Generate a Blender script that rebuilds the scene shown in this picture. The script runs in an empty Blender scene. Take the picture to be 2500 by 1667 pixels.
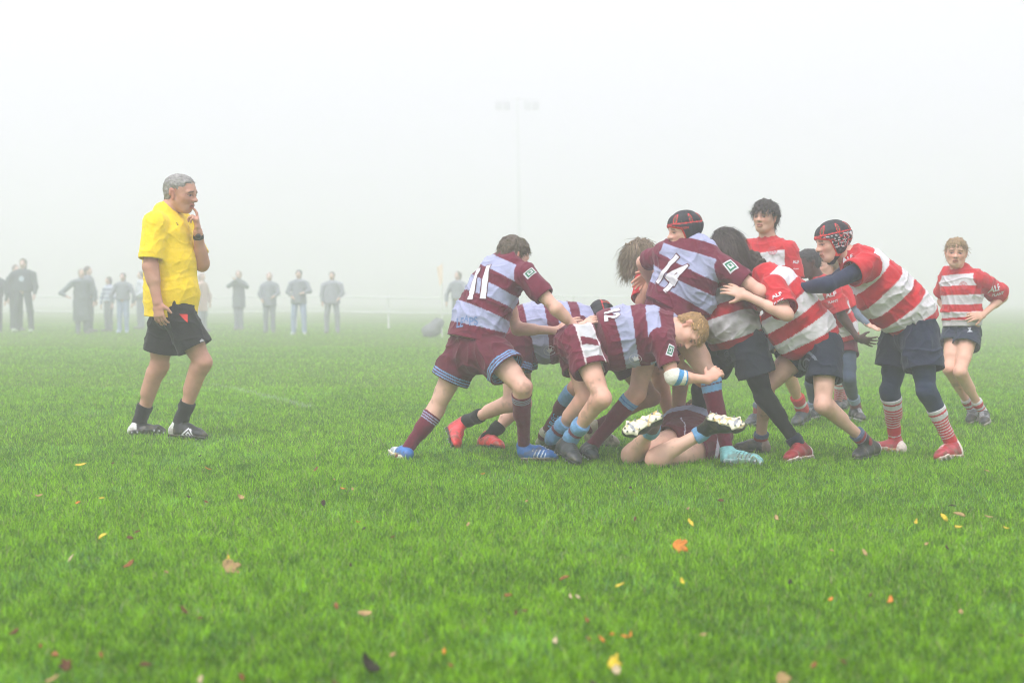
import bpy, math, random
import numpy as np
from mathutils import Vector, Matrix
from mathutils.bvhtree import BVHTree

random.seed(7)
RNG = np.random.default_rng(11)
SC = bpy.context.scene
COL = SC.collection
F32 = np.float32

# ------------------------------------------------------------------ camera
CAM_H = 0.946
LENS = 50.0
PW, PH = 2500.0, 1667.0                      # the photograph's own pixels
FPX = LENS / 36.0 * PW
HORIZON = 730.0
cam_d = bpy.data.cameras.new("camera")
cam_d.lens = LENS
cam_d.sensor_width = 36.0
cam_d.clip_start = 0.1
cam_d.clip_end = 3000.0
cam_d.dof.use_dof = True
cam_d.dof.focus_distance = 8.5
cam_d.dof.aperture_fstop = 2.4
cam = bpy.data.objects.new("camera", cam_d)
COL.objects.link(cam)
PITCH = math.atan((PH / 2 - HORIZON) / FPX)
cam.location = (0, 0, CAM_H)
cam.rotation_euler = (math.radians(90) - PITCH, 0, 0)
SC.camera = cam
CP, SP = math.cos(PITCH), math.sin(PITCH)
CAMV = np.array([0, 0, CAM_H])


def ray(px, py):
    x = (px - PW / 2) / FPX
    y = -(py - PH / 2) / FPX
    return np.array([x, CP + y * SP, -SP + y * CP])


def P(px, py, d=None, z=0.012):
    """A point of the place seen at photo pixel (px,py) at distance d; without d it lies on the ground."""
    r = ray(px, py)
    if d is None:
        return CAMV + r * ((z - CAM_H) / r[2])
    return CAMV + r * (d / r[1])


# ------------------------------------------------------------------ world, sun, exposure
SUN_EL, SUN_ROT = 58.0, 215.0
w = bpy.data.worlds.new("World")
SC.world = w
w.use_nodes = True
nt = w.node_tree
nt.nodes.clear()
out = nt.nodes.new("ShaderNodeOutputWorld")
bg = nt.nodes.new("ShaderNodeBackground")
sky = nt.nodes.new("ShaderNodeTexSky")
sky.sky_type = 'NISHITA'
sky.sun_disc = False
sky.sun_elevation = math.radians(SUN_EL)
sky.sun_rotation = math.radians(SUN_ROT)
sky.dust_density = 4.0
hs = nt.nodes.new("ShaderNodeHueSaturation")
hs.inputs['Saturation'].default_value = 0.07
hs.inputs['Value'].default_value = 1.0
nt.links.new(sky.outputs[0], hs.inputs['Color'])
mx = nt.nodes.new("ShaderNodeMix")
mx.data_type = 'RGBA'
mx.inputs[0].default_value = 0.8
mx.inputs[7].default_value = (8.75, 8.8, 9.75, 1)      # even cloud deck
nt.links.new(hs.outputs[0], mx.inputs[6])
tcw = nt.nodes.new("ShaderNodeTexCoord")             # an overcast sky is brightest overhead
sep = nt.nodes.new("ShaderNodeSeparateXYZ")
nt.links.new(tcw.outputs['Generated'], sep.inputs[0])
grd = nt.nodes.new("ShaderNodeMapRange")
grd.inputs['From Min'].default_value = 0.0
grd.inputs['From Max'].default_value = 1.0
grd.inputs['To Min'].default_value = 0.72
grd.inputs['To Max'].default_value = 1.75
nt.links.new(sep.outputs['Z'], grd.inputs['Value'])
scl = nt.nodes.new("ShaderNodeVectorMath")
scl.operation = 'SCALE'
nt.links.new(mx.outputs[2], scl.inputs[0])
nt.links.new(grd.outputs['Result'], scl.inputs['Scale'])
nt.links.new(scl.outputs[0], bg.inputs['Color'])
bg.inputs['Strength'].default_value = 0.088
nt.links.new(bg.outputs[0], out.inputs['Surface'])

sun_d = bpy.data.lights.new("sun", 'SUN')
sun_d.energy = 1.5
sun_d.angle = math.radians(20)
sun_d.color = (1.0, 0.98, 0.96)
sun = bpy.data.objects.new("sun", sun_d)
COL.objects.link(sun)
_el, _az = math.radians(SUN_EL), math.radians(SUN_ROT)
_dir = Vector((math.sin(_az) * math.cos(_el), math.cos(_az) * math.cos(_el), math.sin(_el)))
sun.rotation_euler = (-_dir).to_track_quat('-Z', 'Y').to_euler()

SC.view_settings.view_transform = 'Standard'
SC.view_settings.look = 'None'
SC.view_settings.exposure = 0.70
SC.view_settings.gamma = 1.0
SC.cycles.use_denoising = True
SC.cycles.denoising_prefilter = 'ACCURATE'
SC.cycles.use_adaptive_sampling = False
SC.cycles.pixel_filter_type = 'BLACKMAN_HARRIS'
SC.cycles.filter_width = 1.1
SC.cycles.max_bounces = 8
SC.cycles.diffuse_bounces = 3
SC.cycles.glossy_bounces = 2
SC.cycles.transmission_bounces = 3
SC.cycles.volume_bounces = 5
SC.cycles.sample_clamp_indirect = 4.0


# ------------------------------------------------------------------ materials
def srgb(r, g, b):
    f = lambda c: c / 12.92 if c <= 0.04045 else ((c + 0.055) / 1.055) ** 2.4
    return np.array([f(r / 255.), f(g / 255.), f(b / 255.)])


def new_mat(name):
    m = bpy.data.materials.new(name)
    m.use_nodes = True
    n = m.node_tree
    b = n.nodes["Principled BSDF"]
    return m, n, b


def attr_mat(name, rough=0.8, bump=0.0, bscale=60.0, vary=0.10, vscale=14.0, sheen=0.0, spec=0.35, sss=0.0, stretch=None):
    """Colour read from the mesh's own colour layer, broken up by noise; fine relief from a second noise."""
    m, n, b = new_mat(name)
    at = n.nodes.new("ShaderNodeAttribute")
    at.attribute_name = "tint"
    tc = n.nodes.new("ShaderNodeTexCoord")
    nz = n.nodes.new("ShaderNodeTexNoise")
    nz.inputs['Scale'].default_value = vscale
    nz.inputs['Detail'].default_value = 4
    n.links.new(tc.outputs['Object'], nz.inputs['Vector'])
    mr = n.nodes.new("ShaderNodeMapRange")
    mr.inputs['From Min'].default_value = 0.3
    mr.inputs['From Max'].default_value = 0.7
    mr.inputs['To Min'].default_value = 1 - vary
    mr.inputs['To Max'].default_value = 1 + vary
    n.links.new(nz.outputs['Fac'], mr.inputs['Value'])
    mul = n.nodes.new("ShaderNodeVectorMath")
    mul.operation = 'SCALE'
    n.links.new(at.outputs['Color'], mul.inputs[0])
    n.links.new(mr.outputs['Result'], mul.inputs['Scale'])
    n.links.new(mul.outputs[0], b.inputs['Base Color'])
    b.inputs['Roughness'].default_value = rough
    b.inputs['Specular IOR Level'].default_value = spec
    if sheen:
        b.inputs['Sheen Weight'].default_value = sheen
    if sss:
        b.inputs['Subsurface Weight'].default_value = sss
        b.inputs['Subsurface Radius'].default_value = (0.012, 0.005, 0.003)
        b.inputs['Subsurface Scale'].default_value = 1.0
    if bump:
        n2 = n.nodes.new("ShaderNodeTexNoise")
        n2.inputs['Scale'].default_value = bscale
        n2.inputs['Detail'].default_value = 5
        n2.inputs['Roughness'].default_value = 0.6
        src = tc.outputs['Object']
        if stretch:
            mp = n.nodes.new("ShaderNodeMapping")
            mp.inputs['Scale'].default_value = stretch
            n.links.new(src, mp.inputs['Vector'])
            src = mp.outputs[0]
        n.links.new(src, n2.inputs['Vector'])
        bp = n.nodes.new("ShaderNodeBump")
        bp.inputs['Strength'].default_value = bump
        bp.inputs['Distance'].default_value = 0.012
        n.links.new(n2.outputs['Fac'], bp.inputs['Height'])
        n.links.new(bp.outputs[0], b.inputs['Normal'])
    return m


M_SKIN = attr_mat("skin", rough=0.52, bump=0.08, bscale=90, vary=0.07, vscale=22, spec=0.4)
M_CLOTH = attr_mat("jersey cloth", rough=0.82, bump=0.45, bscale=26, vary=0.07, vscale=30, sheen=0.15, spec=0.2, stretch=(1, 1, 1.6))
M_SHORT = attr_mat("shorts cloth", rough=0.78, bump=0.5, bscale=22, vary=0.08, vscale=30, sheen=0.1, spec=0.25)
M_KNIT = attr_mat("sock knit", rough=0.95, bump=0.5, bscale=160, vary=0.12, vscale=60, sheen=0.2, spec=0.1)
M_BOOT = attr_mat("boot leather", rough=0.42, bump=0.25, bscale=70, vary=0.14, vscale=40, spec=0.5)
M_HAIR = attr_mat("hair", rough=0.55, bump=0.3, bscale=120, vary=0.22, vscale=60, spec=0.35)
M_CAP = attr_mat("scrum cap foam", rough=0.6, bump=0.3, bscale=90, vary=0.1, vscale=50, spec=0.4)
M_PRINT = attr_mat("print", rough=0.7, vary=0.04, spec=0.3)
M_FAR = attr_mat("spectator cloth", rough=0.9, vary=0.1, spec=0.1)
M_STUD = attr_mat("boot sole", rough=0.35, vary=0.25, vscale=60, spec=0.5)
M_LEAF = attr_mat("dead leaf", rough=0.75, bump=0.3, bscale=150, vary=0.25, vscale=90, spec=0.25)


def plain(name, col, rough=0.7, metal=0.0, vary=0.1, vscale=20):
    m, n, b = new_mat(name)
    tc = n.nodes.new("ShaderNodeTexCoord")
    nz = n.nodes.new("ShaderNodeTexNoise")
    nz.inputs['Scale'].default_value = vscale
    n.links.new(tc.outputs['Object'], nz.inputs['Vector'])
    cr = n.nodes.new("ShaderNodeValToRGB")
    c = np.array(col)
    cr.color_ramp.elements[0].color = (*np.clip(c * (1 - vary), 0, 1), 1)
    cr.color_ramp.elements[1].color = (*np.clip(c * (1 + vary), 0, 1), 1)
    n.links.new(nz.outputs['Fac'], cr.inputs[0])
    n.links.new(cr.outputs[0], b.inputs['Base Color'])
    b.inputs['Roughness'].default_value = rough
    b.inputs['Metallic'].default_value = metal
    return m


# ------------------------------------------------------------------ numpy helpers
def unit(v):
    v = np.asarray(v, float)
    return v / (np.linalg.norm(v) + 1e-12)


def ortho(v, axis):
    v = np.asarray(v, float)
    return unit(v - axis * np.dot(v, axis))


def lerp(a, b, t):
    return a + (b - a) * t


_LAT = RNG.random((64, 64, 64)).astype(F32)


def noise(p, scale=1.0, off=0.0):
    """Value noise in [-1,1] at points p (N,3)."""
    q = np.asarray(p) * scale + off + 100.0
    i = np.floor(q).astype(int)
    f = q - i
    f = f * f * (3 - 2 * f)
    i &= 63
    j = (i + 1) & 63
    L = _LAT
    x0, y0, z0 = i[:, 0], i[:, 1], i[:, 2]
    x1, y1, z1 = j[:, 0], j[:, 1], j[:, 2]
    fx, fy, fz = f[:, 0], f[:, 1], f[:, 2]
    a = L[x0, y0, z0] * (1 - fx) + L[x1, y0, z0] * fx
    b = L[x0, y1, z0] * (1 - fx) + L[x1, y1, z0] * fx
    c = L[x0, y0, z1] * (1 - fx) + L[x1, y0, z1] * fx
    d = L[x0, y1, z1] * (1 - fx) + L[x1, y1, z1] * fx
    return ((a * (1 - fy) + b * fy) * (1 - fz) + (c * (1 - fy) + d * fy) * fz) * 2 - 1


# ------------------------------------------------------------------ signed distance shapes -> one smooth mesh
class Cone:
    """Round cone a->b; cap=True cuts it flat at b; hollow>0 opens that end like a sleeve."""

    def __init__(s, a, b, ra, rb, k=0.02, cap=False, hollow=0.0, sub=False, cuta=False):
        s.a, s.b, s.ra, s.rb, s.k, s.cap, s.hollow, s.sub, s.cuta = np.array(a, float), np.array(b, float), ra, rb, k, cap, hollow, sub, cuta
        r = max(ra, rb)
        s.lo, s.hi = np.minimum(s.a, s.b) - r, np.maximum(s.a, s.b) + r

    def d(s, X, Y, Z):
        ab = s.b - s.a
        L2 = float(ab @ ab) + 1e-12
        dx, dy, dz = X - F32(s.a[0]), Y - F32(s.a[1]), Z - F32(s.a[2])
        tt = (dx * F32(ab[0] / L2) + dy * F32(ab[1] / L2)) + dz * F32(ab[2] / L2)
        t = np.clip(tt, 0, 1)
        rad = np.sqrt((dx - t * F32(ab[0])) ** 2 + (dy - t * F32(ab[1])) ** 2 + (dz - t * F32(ab[2])) ** 2)
        r = rad - (F32(s.ra) + t * F32(s.rb - s.ra))
        L = math.sqrt(L2)
        if s.cap:
            r = np.maximum(r, (tt - 1) * F32(L))
            if s.hollow:
                inner = np.maximum(r + F32(s.hollow), (F32(1 - 0.05 / L) - tt) * F32(L))
                inner = np.maximum(rad - (F32(s.ra) + t * F32(s.rb - s.ra)) + F32(s.hollow), (F32(1 - 0.045 / L) - tt) * F32(L))
                r = np.maximum(r, -inner)
        if s.cuta:
            r = np.maximum(r, -tt * F32(L))
        return r


class ECone:
    """Elliptical cone: half widths (wa,ba)->(wb,bb) across `side` and across the third axis."""

    def __init__(s, a, b, side, wa, ba, wb, bb, k=0.04, cap=False, hollow=0.0):
        s.a, s.b, s.k, s.cap, s.hollow, s.sub = np.array(a, float), np.array(b, float), k, cap, hollow, False
        s.L = np.linalg.norm(s.b - s.a) + 1e-9
        s.ax = (s.b - s.a) / s.L
        s.s = ortho(side, s.ax)
        s.n = np.cross(s.ax, s.s)
        s.wa, s.ba, s.wb, s.bb = wa, ba, wb, bb
        r = max(wa, ba, wb, bb)
        s.lo, s.hi = np.minimum(s.a, s.b) - r, np.maximum(s.a, s.b) + r

    def d(s, X, Y, Z):
        dx, dy, dz = X - F32(s.a[0]), Y - F32(s.a[1]), Z - F32(s.a[2])
        dot = lambda v: dx * F32(v[0]) + dy * F32(v[1]) + dz * F32(v[2])
        h = dot(s.ax)
        t = np.clip(h / F32(s.L), 0, 1)
        ww = F32(s.wa) + t * F32(s.wb - s.wa)
        bb = F32(s.ba) + t * F32(s.bb - s.ba)
        mn = np.minimum(ww, bb)
        ca = (h - t * F32(s.L)) / mn
        q = np.sqrt((dot(s.s) / ww) ** 2 + (dot(s.n) / bb) ** 2 + ca * ca)
        r = (q - 1) * mn
        if s.cap:
            r0 = r
            r = np.maximum(r, h - F32(s.L))
            if s.hollow:
                r = np.maximum(r, -np.maximum(r0 + F32(s.hollow), F32(s.L - 0.05) - h))
        return r


class Ell:
    """Ellipsoid with axes (columns r,f,u) and radii."""

    def __init__(s, c, R, rad, k=0.01, sub=False):
        s.c, s.R, s.rad, s.k, s.sub = np.array(c, float), R, np.array(rad, float), k, sub
        m = max(rad)
        s.lo, s.hi = s.c - m, s.c + m

    def d(s, X, Y, Z):
        dx, dy, dz = X - F32(s.c[0]), Y - F32(s.c[1]), Z - F32(s.c[2])
        v = [dx * F32(s.R[0, i]) + dy * F32(s.R[1, i]) + dz * F32(s.R[2, i]) for i in range(3)]
        k0 = np.sqrt(sum((v[i] / F32(s.rad[i])) ** 2 for i in range(3)))
        k1 = np.sqrt(sum((v[i] / F32(s.rad[i] ** 2)) ** 2 for i in range(3))) + F32(1e-6)
        return k0 * (k0 - 1) / k1


class Cut:
    """Keeps the side of the plane that the normal points away from."""

    def __init__(s, p, n, k=0.0):
        s.p, s.n = np.array(p, float), unit(n)
        s.cut = True


class Fn:
    """Any function f(X,Y,Z) to intersect with (keeps f<0)."""

    def __init__(s, f):
        s.f, s.cut = f, True


def sdf_mesh(prims, h=0.006, pad=0.02):
    solid = [p for p in prims if not hasattr(p, 'cut') and not p.sub]
    lo = np.min([p.lo for p in solid], axis=0) - pad
    hi = np.max([p.hi for p in solid], axis=0) + pad
    n = np.ceil((hi - lo) / h).astype(int) + 1
    D = np.full(n, 0.3, F32)
    ax = [(lo[i] + h * np.arange(n[i])).astype(F32) for i in range(3)]
    for p in prims:
        if hasattr(p, 'cut'):
            X, Y, Z = ax[0][:, None, None], ax[1][None, :, None], ax[2][None, None, :]
            if isinstance(p, Cut):
                e = (X - F32(p.p[0])) * F32(p.n[0]) + (Y - F32(p.p[1])) * F32(p.n[1]) + (Z - F32(p.p[2])) * F32(p.n[2])
            else:
                e = p.f(X, Y, Z)
            np.maximum(D, e, out=D)
            continue
        m = p.k + 3 * h
        i0 = np.clip(np.floor((p.lo - m - lo) / h).astype(int), 0, n)
        i1 = np.clip(np.ceil((p.hi + m - lo) / h).astype(int) + 1, 0, n)
        if np.any(i1 <= i0):
            continue
        sl = tuple(slice(i0[i], i1[i]) for i in range(3))
        e = p.d(ax[0][sl[0]][:, None, None], ax[1][sl[1]][None, :, None], ax[2][sl[2]][None, None, :])
        a = D[sl]
        k = F32(max(p.k, 1e-4))
        if p.sub:
            e = -e
            q = np.maximum(k - np.abs(a - e), 0)
            D[sl] = np.maximum(a, e) + q * q / (4 * k)
        else:
            q = np.maximum(k - np.abs(a - e), 0)
            D[sl] = np.minimum(a, e) - q * q / (4 * k)
    # surface nets
    ins = D < 0
    cnt = np.zeros(n - 1, np.int8)
    for dx in (0, 1):
        for dy in (0, 1):
            for dz in (0, 1):
                cnt += ins[dx:n[0] - 1 + dx, dy:n[1] - 1 + dy, dz:n[2] - 1 + dz]
    act = (cnt > 0) & (cnt < 8)
    idx = np.argwhere(act)
    vid = np.full(n - 1, -1, np.int32)
    vid[act] = np.arange(len(idx))
    acc = np.zeros((len(idx), 3))
    num = np.zeros(len(idx))
    cs = [(0, 0, 0), (1, 0, 0), (0, 1, 0), (1, 1, 0), (0, 0, 1), (1, 0, 1), (0, 1, 1), (1, 1, 1)]
    vals = [D[idx[:, 0] + c[0], idx[:, 1] + c[1], idx[:, 2] + c[2]].astype(float) for c in cs]
    for a in range(8):
        for b in range(a + 1, 8):
            if sum(abs(cs[a][i] - cs[b][i]) for i in range(3)) != 1:
                continue
            m = (vals[a] < 0) != (vals[b] < 0)
            t = vals[a] / np.where(m, vals[a] - vals[b], 1)
            pa, pb = np.array(cs[a], float), np.array(cs[b], float)
            acc[m] += (pa + t[:, None] * (pb - pa))[m]
            num[m] += 1
    V = lo + h * (idx + acc / num[:, None])
    quads = []
    for axis in range(3):
        u, v = (axis + 1) % 3, (axis + 2) % 3
        s0 = [slice(None)] * 3
        s1 = [slice(None)] * 3
        s0[axis], s1[axis] = slice(0, n[axis] - 1), slice(1, n[axis])
        A, B = ins[tuple(s0)], ins[tuple(s1)]
        e = np.argwhere(A != B)
        e = e[(e[:, u] > 0) & (e[:, v] > 0) & (e[:, u] < n[u] - 1) & (e[:, v] < n[v] - 1)]
        if not len(e):
            continue
        flip = A[e[:, 0], e[:, 1], e[:, 2]]
        def cell(du, dv):
            c = e.copy()
            c[:, u] -= du
            c[:, v] -= dv
            return vid[c[:, 0], c[:, 1], c[:, 2]]
        q = np.stack([cell(1, 1), cell(0, 1), cell(0, 0), cell(1, 0)], 1)
        q[~flip] = q[~flip][:, ::-1]
        quads.append(q)
    return V, np.concatenate(quads)


def normals(V, Q):
    a, b, c, d = (V[Q[:, i]] for i in range(4))
    fn = np.cross(c - a, d - b)
    N = np.zeros_like(V)
    for i in range(4):
        np.add.at(N, Q[:, i], fn)
    return N / (np.linalg.norm(N, axis=1, keepdims=True) + 1e-12)


def mesh_obj(name, V, faces, cols, mat, parent=None, base=(0, 0, 0), smooth=True, nsides=4):
    V = np.asarray(V) - np.array(base)
    me = bpy.data.meshes.new(name)
    if isinstance(faces, np.ndarray):
        nf, k = faces.shape
        me.vertices.add(len(V))
        me.vertices.foreach_set("co", V.astype(F32).ravel())
        me.loops.add(nf * k)
        me.loops.foreach_set("vertex_index", faces.astype(np.int32).ravel())
        me.polygons.add(nf)
        me.polygons.foreach_set("loop_start", np.arange(0, nf * k, k, dtype=np.int32))
        me.update(calc_edges=True)
    else:
        me.from_pydata([tuple(v) for v in V], [], faces)
    if smooth:
        me.polygons.foreach_set("use_smooth", np.ones(len(me.polygons), bool))
    if cols is not None:
        cols = np.asarray(cols, float)
        if cols.ndim == 1:
            cols = np.tile(cols, (len(V), 1))
        at = me.color_attributes.new("tint", 'FLOAT_COLOR', 'POINT')
        at.data.foreach_set("color", np.concatenate([cols, np.ones((len(cols), 1))], 1).astype(F32).ravel())
    me.materials.append(mat)
    o = bpy.data.objects.new(name, me)
    COL.objects.link(o)
    if parent is not None:
        o.parent = parent
    else:
        o.location = base
    return o


def tag(o, label=None, cat=None, group=None, kind=None):
    if label:
        o['label'] = label
    if cat:
        o['category'] = cat
    if group:
        o['group'] = group
    if kind:
        o['kind'] = kind
    return o


# ------------------------------------------------------------------ colours
MAROON = srgb(104, 20, 48)
MAROON_D = srgb(92, 20, 42)
SKY_B = srgb(162, 166, 198)
PALE_B = srgb(112, 160, 205)
RED = srgb(190, 24, 38)
WHITE = srgb(214, 212, 218)
NAVY = srgb(22, 30, 56)
BLACK = srgb(14, 15, 17)
YELLOW = srgb(252, 214, 10)
SKIN = srgb(216, 172, 152)
SKIN_A = srgb(196, 146, 124)
SKIN_D = srgb(70, 44, 36)


# ------------------------------------------------------------------ the figure
class Person:
    def __init__(s, scale, joints, torso, head, skin=SKIN, h=0.006, legw=1.0, armw=1.0, mud=True):
        """joints: name -> photo pixel and distance; torso: stations hem..neck (px,py,d,half width,half depth)."""
        s.s = scale
        s.h = h
        s.lw, s.aw = legw, armw
        s.mud = mud
        s.J = {k: P(*v) for k, v in joints.items()}
        s.T = [(P(*t[:3]), t[3], t[4]) for t in torso]
        s.skin = skin
        s.hc = P(*head['c'])
        s.H = head.get('H', 0.225)
        f = unit(head['f'])
        u = ortho(head.get('u', (0, 0, 1)), f)
        r = np.cross(f, u)
        s.R = np.stack([r, f, u], 1)
        feet = [s.J[k] for k in ('toeN', 'toeF', 'heelN', 'heelF') if k in s.J]
        b = np.mean(feet, axis=0)
        s.base = np.array([b[0], b[1], 0.0])
        s.obj = None

    def report(s, nm):
        J = s.J
        L = lambda a, b: np.linalg.norm(J[a] - J[b])
        t = []
        for q in 'NF':
            t.append("%s th %.2f sh %.2f ua %.2f fa %.2f" % (q, L('hip' + q, 'kn' + q), L('kn' + q, 'an' + q), L('sh' + q, 'el' + q), L('el' + q, 'wr' + q)))
        print("FIG", nm, *t, "torso %.2f shw %.2f" % (np.linalg.norm(s.T[0][0] - s.T[-1][0]), L('shN', 'shF')), "z toe %.3f %.3f" % (J['toeN'][2], J['toeF'][2]))

    def hloc(s, V):
        return (V - s.hc) @ s.R / s.H

    def hp(s, x, f, u):
        return s.hc + s.R @ (np.array([x, f, u]) * s.H)

    # --- pieces
    def leg(s, q, off=0.0, k=0.03, thigh=True):
        J, S = s.J, s.s * s.lw
        hip, kn, an = J['hip' + q], J['kn' + q], J['an' + q]
        fw = unit(J['toe' + q] - J['heel' + q])
        ax = unit(an - kn)
        back = -ortho(fw + 0.25 * unit(kn - 0.5 * (hip + an)), ax)
        sd = np.cross(ax, back)
        o = off
        pr = []
        if thigh:
            tax = unit(kn - hip)
            tb = ortho(back, tax)
            pr += [Cone(hip, kn, .082 * S + o, .050 * S + o, k),
                   Cone(lerp(hip, kn, .15) - tb * .014 * S, lerp(hip, kn, .66) - tb * .020 * S, .069 * S + o, .050 * S + o, k),
                   Cone(lerp(hip, kn, .25) + tb * .020 * S, lerp(hip, kn, .80) + tb * .020 * S, .058 * S + o, .034 * S + o, k)]
            for w_ in (-1, 1):      # the muscle above either side of the kneecap
                pr.append(Cone(lerp(hip, kn, .72) - tb * .018 * S + sd * w_ * .024 * S, lerp(hip, kn, .90) - tb * .020 * S + sd * w_ * .026 * S, .030 * S + o, .020 * S + o, .02))
        pr += [Cone(kn - back * .030 * S - ax * .012 * S, kn - back * .026 * S + ax * .022 * S, .024 * S + o, .020 * S + o, .014),
               Cone(kn - back * .004 * S, kn + ax * .03 * S - back * .004 * S, .047 * S + o, .043 * S + o, k),
               Cone(kn, an, .046 * S + o, .032 * S + o, k),
               Cone(lerp(kn, an, .13) + back * .016 * S + sd * .012 * S, lerp(kn, an, .44) + back * .016 * S + sd * .010 * S, .040 * S + o, .034 * S + o, .025),
               Cone(lerp(kn, an, .13) + back * .016 * S - sd * .012 * S, lerp(kn, an, .47) + back * .014 * S - sd * .010 * S, .040 * S + o, .034 * S + o, .025)]
        return pr

    def arm(s, q, off=0.0, k=0.02):
        J, S = s.J, s.s * s.aw
        sh, el, wr = J['sh' + q], J['el' + q], J['wr' + q]
        o = off
        bend = unit(el - .5 * (sh + wr) + 1e-4)
        return [Cone(sh, el, .050 * S + o, .036 * S + o, k), Cone(el, wr, .036 * S + o, .025 * S + o, k),
                Cone(lerp(sh, el, .30) - bend * .010 * S, lerp(sh, el, .70) - bend * .010 * S, .042 * S + o, .036 * S + o, k),
                Cone(el + bend * .012 * S, el + bend * .016 * S, .022 * S + o, .020 * S + o, .02),
                Cone(lerp(el, wr, .08), lerp(el, wr, .40), .042 * S + o, .036 * S + o, k)]

    def hand(s, q, tip, pn, curl=(0.3, 0.4, 0.3), thumb=1, spread=0.10, point=None, thumbdir=None):
        J, S = s.J, s.s
        wr = J['wr' + q]
        d = unit(tip - wr)
        n = ortho(pn, d)
        sd = np.cross(d, n) * thumb
        L = .178 * S
        pal = wr + d * L * .50
        pr = [ECone(wr - d * .01, wr + d * L * .22, sd, .027 * S, .019 * S, .036 * S, .017 * S, .015),
              ECone(wr + d * L * .22, pal, sd, .036 * S, .017 * S, .040 * S, .013 * S, .012)]
        for i in range(4):
            off = (1.5 - i) * .0195 * S
            fl = [.92, 1.0, .94, .76][i] * L * .48
            dd = unit(d + sd * (1.5 - i) * spread)
            p = pal + sd * off - d * (0.004 * abs(i - 1.2)) * S
            ang = 0
            cc = curl
            if point is not None and i == 0:
                cc = point
            for j, seg in enumerate((.44, .31, .25)):
                ang += cc[j] * (1 + 0.12 * math.sin(i * 2.1 + j))
                dn = dd * math.cos(ang) + n * math.sin(ang)
                p2 = p + dn * fl * seg
                pr.append(Cone(p, p2, (.0098 - .0010 * j) * S, (.0092 - .0010 * j) * S, .004))
                p = p2
        tb = wr + d * L * .14 + sd * .026 * S + n * .006
        td = unit(d * .62 + sd * .72 + n * .3) if thumbdir is None else unit(thumbdir)
        t1 = tb + td * L * .24
        t2 = t1 + unit(td * .8 + d * .5 + n * .25) * L * .18
        pr += [Cone(tb, t1, .015 * S, .0115 * S, .010), Cone(t1, t2, .0108 * S, .0085 * S, .004)]
        return pr

    def headp(s):
        H, hp, R = s.H, s.hp, s.R
        E = lambda x, f, u, a, b, c, k=.012, sub=False: Ell(hp(x, f, u), R, (a * H, b * H, c * H), k, sub)
        C = lambda a, b, ra, rb, k=.008, sub=False: Cone(hp(*a), hp(*b), ra * H, rb * H, k, sub=sub)
        pr = [E(0, -.08, .17, .335, .405, .335), E(0, .10, .06, .30, .33, .36, .03), E(0, .14, -.16, .245, .25, .30, .03),
              E(0, .235, -.385, .115, .115, .095, .03),
              E(.17, .22, -.07, .09, .10, .08, .03), E(-.17, .22, -.07, .09, .10, .08, .03),
              C((.20, .0, -.20), (.10, .20, -.37), .09, .09, .03), C((-.20, .0, -.20), (-.10, .20, -.37), .09, .09, .03),
              E(.13, .345, .095, .11, .06, .035, .02), E(-.13, .345, .095, .11, .06, .035, .02)]
        for x in (-.145, .145):
            pr.append(E(x, .43, .015, .085, .07, .055, .02, True))
            pr.append(E(x, .305, .012, .085, .085, .075, .004))
        pr += [C((0, .385, .06), (0, .465, -.10), .035, .050, .012), E(0, .475, -.115, .052, .05, .045, .012),
               E(.055, .425, -.125, .04, .05, .035, .008), E(-.055, .425, -.125, .04, .05, .035, .008),
               E(0, .39, -.245, .10, .05, .032, .010), E(0, .385, -.30, .085, .05, .032, .008),
               C((-.09, .43, -.272), (.09, .43, -.272), .011, .011, .004, True)]
        for x in (-1, 1):
            pr.append(Cone(hp(x * .335, -.06, .07), hp(x * .325, -.02, -.13), .058 * H, .045 * H, .006))
            pr.append(Cone(hp(x * .365, -.10, .10), hp(x * .36, -.10, -.02), .045 * H, .045 * H, .006))
            pr.append(Cone(hp(x * .40, -.04, .03), hp(x * .39, -.03, -.05), .03 * H, .025 * H, .006, sub=True))
        return pr

    def neckp(s, off=0.0):
        nb = s.T[-1][0]
        top = s.hp(0, -.12, -.22)
        return [Cone(top, nb, .27 * s.H + off, .062 * s.s + off, .03)]

    def torso_prims(s, grow=0.0, shrink=1.0, k=0.05, cap=True, hollow=0.012):
        T, J = s.T, s.J
        n = len(T)
        hs, ss = unit(J['hipN'] - J['hipF']), unit(J['shN'] - J['shF'])
        pr = []
        for i in range(n - 1):
            t = (i + .5) / (n - 1)
            side = unit(lerp(hs, ss, min(1, t * 1.25)))
            (a, wa, ba), (b, wb, bb) = T[i], T[i + 1]
            f = lambda x: x * shrink + grow
            if i == 0:
                pr.append(ECone(b, a, side, f(wb), f(bb), f(wa), f(ba), k, cap=cap, hollow=hollow))
            else:
                pr.append(ECone(a, b, side, f(wa), f(ba), f(wb), f(bb), k))
        return pr

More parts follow.
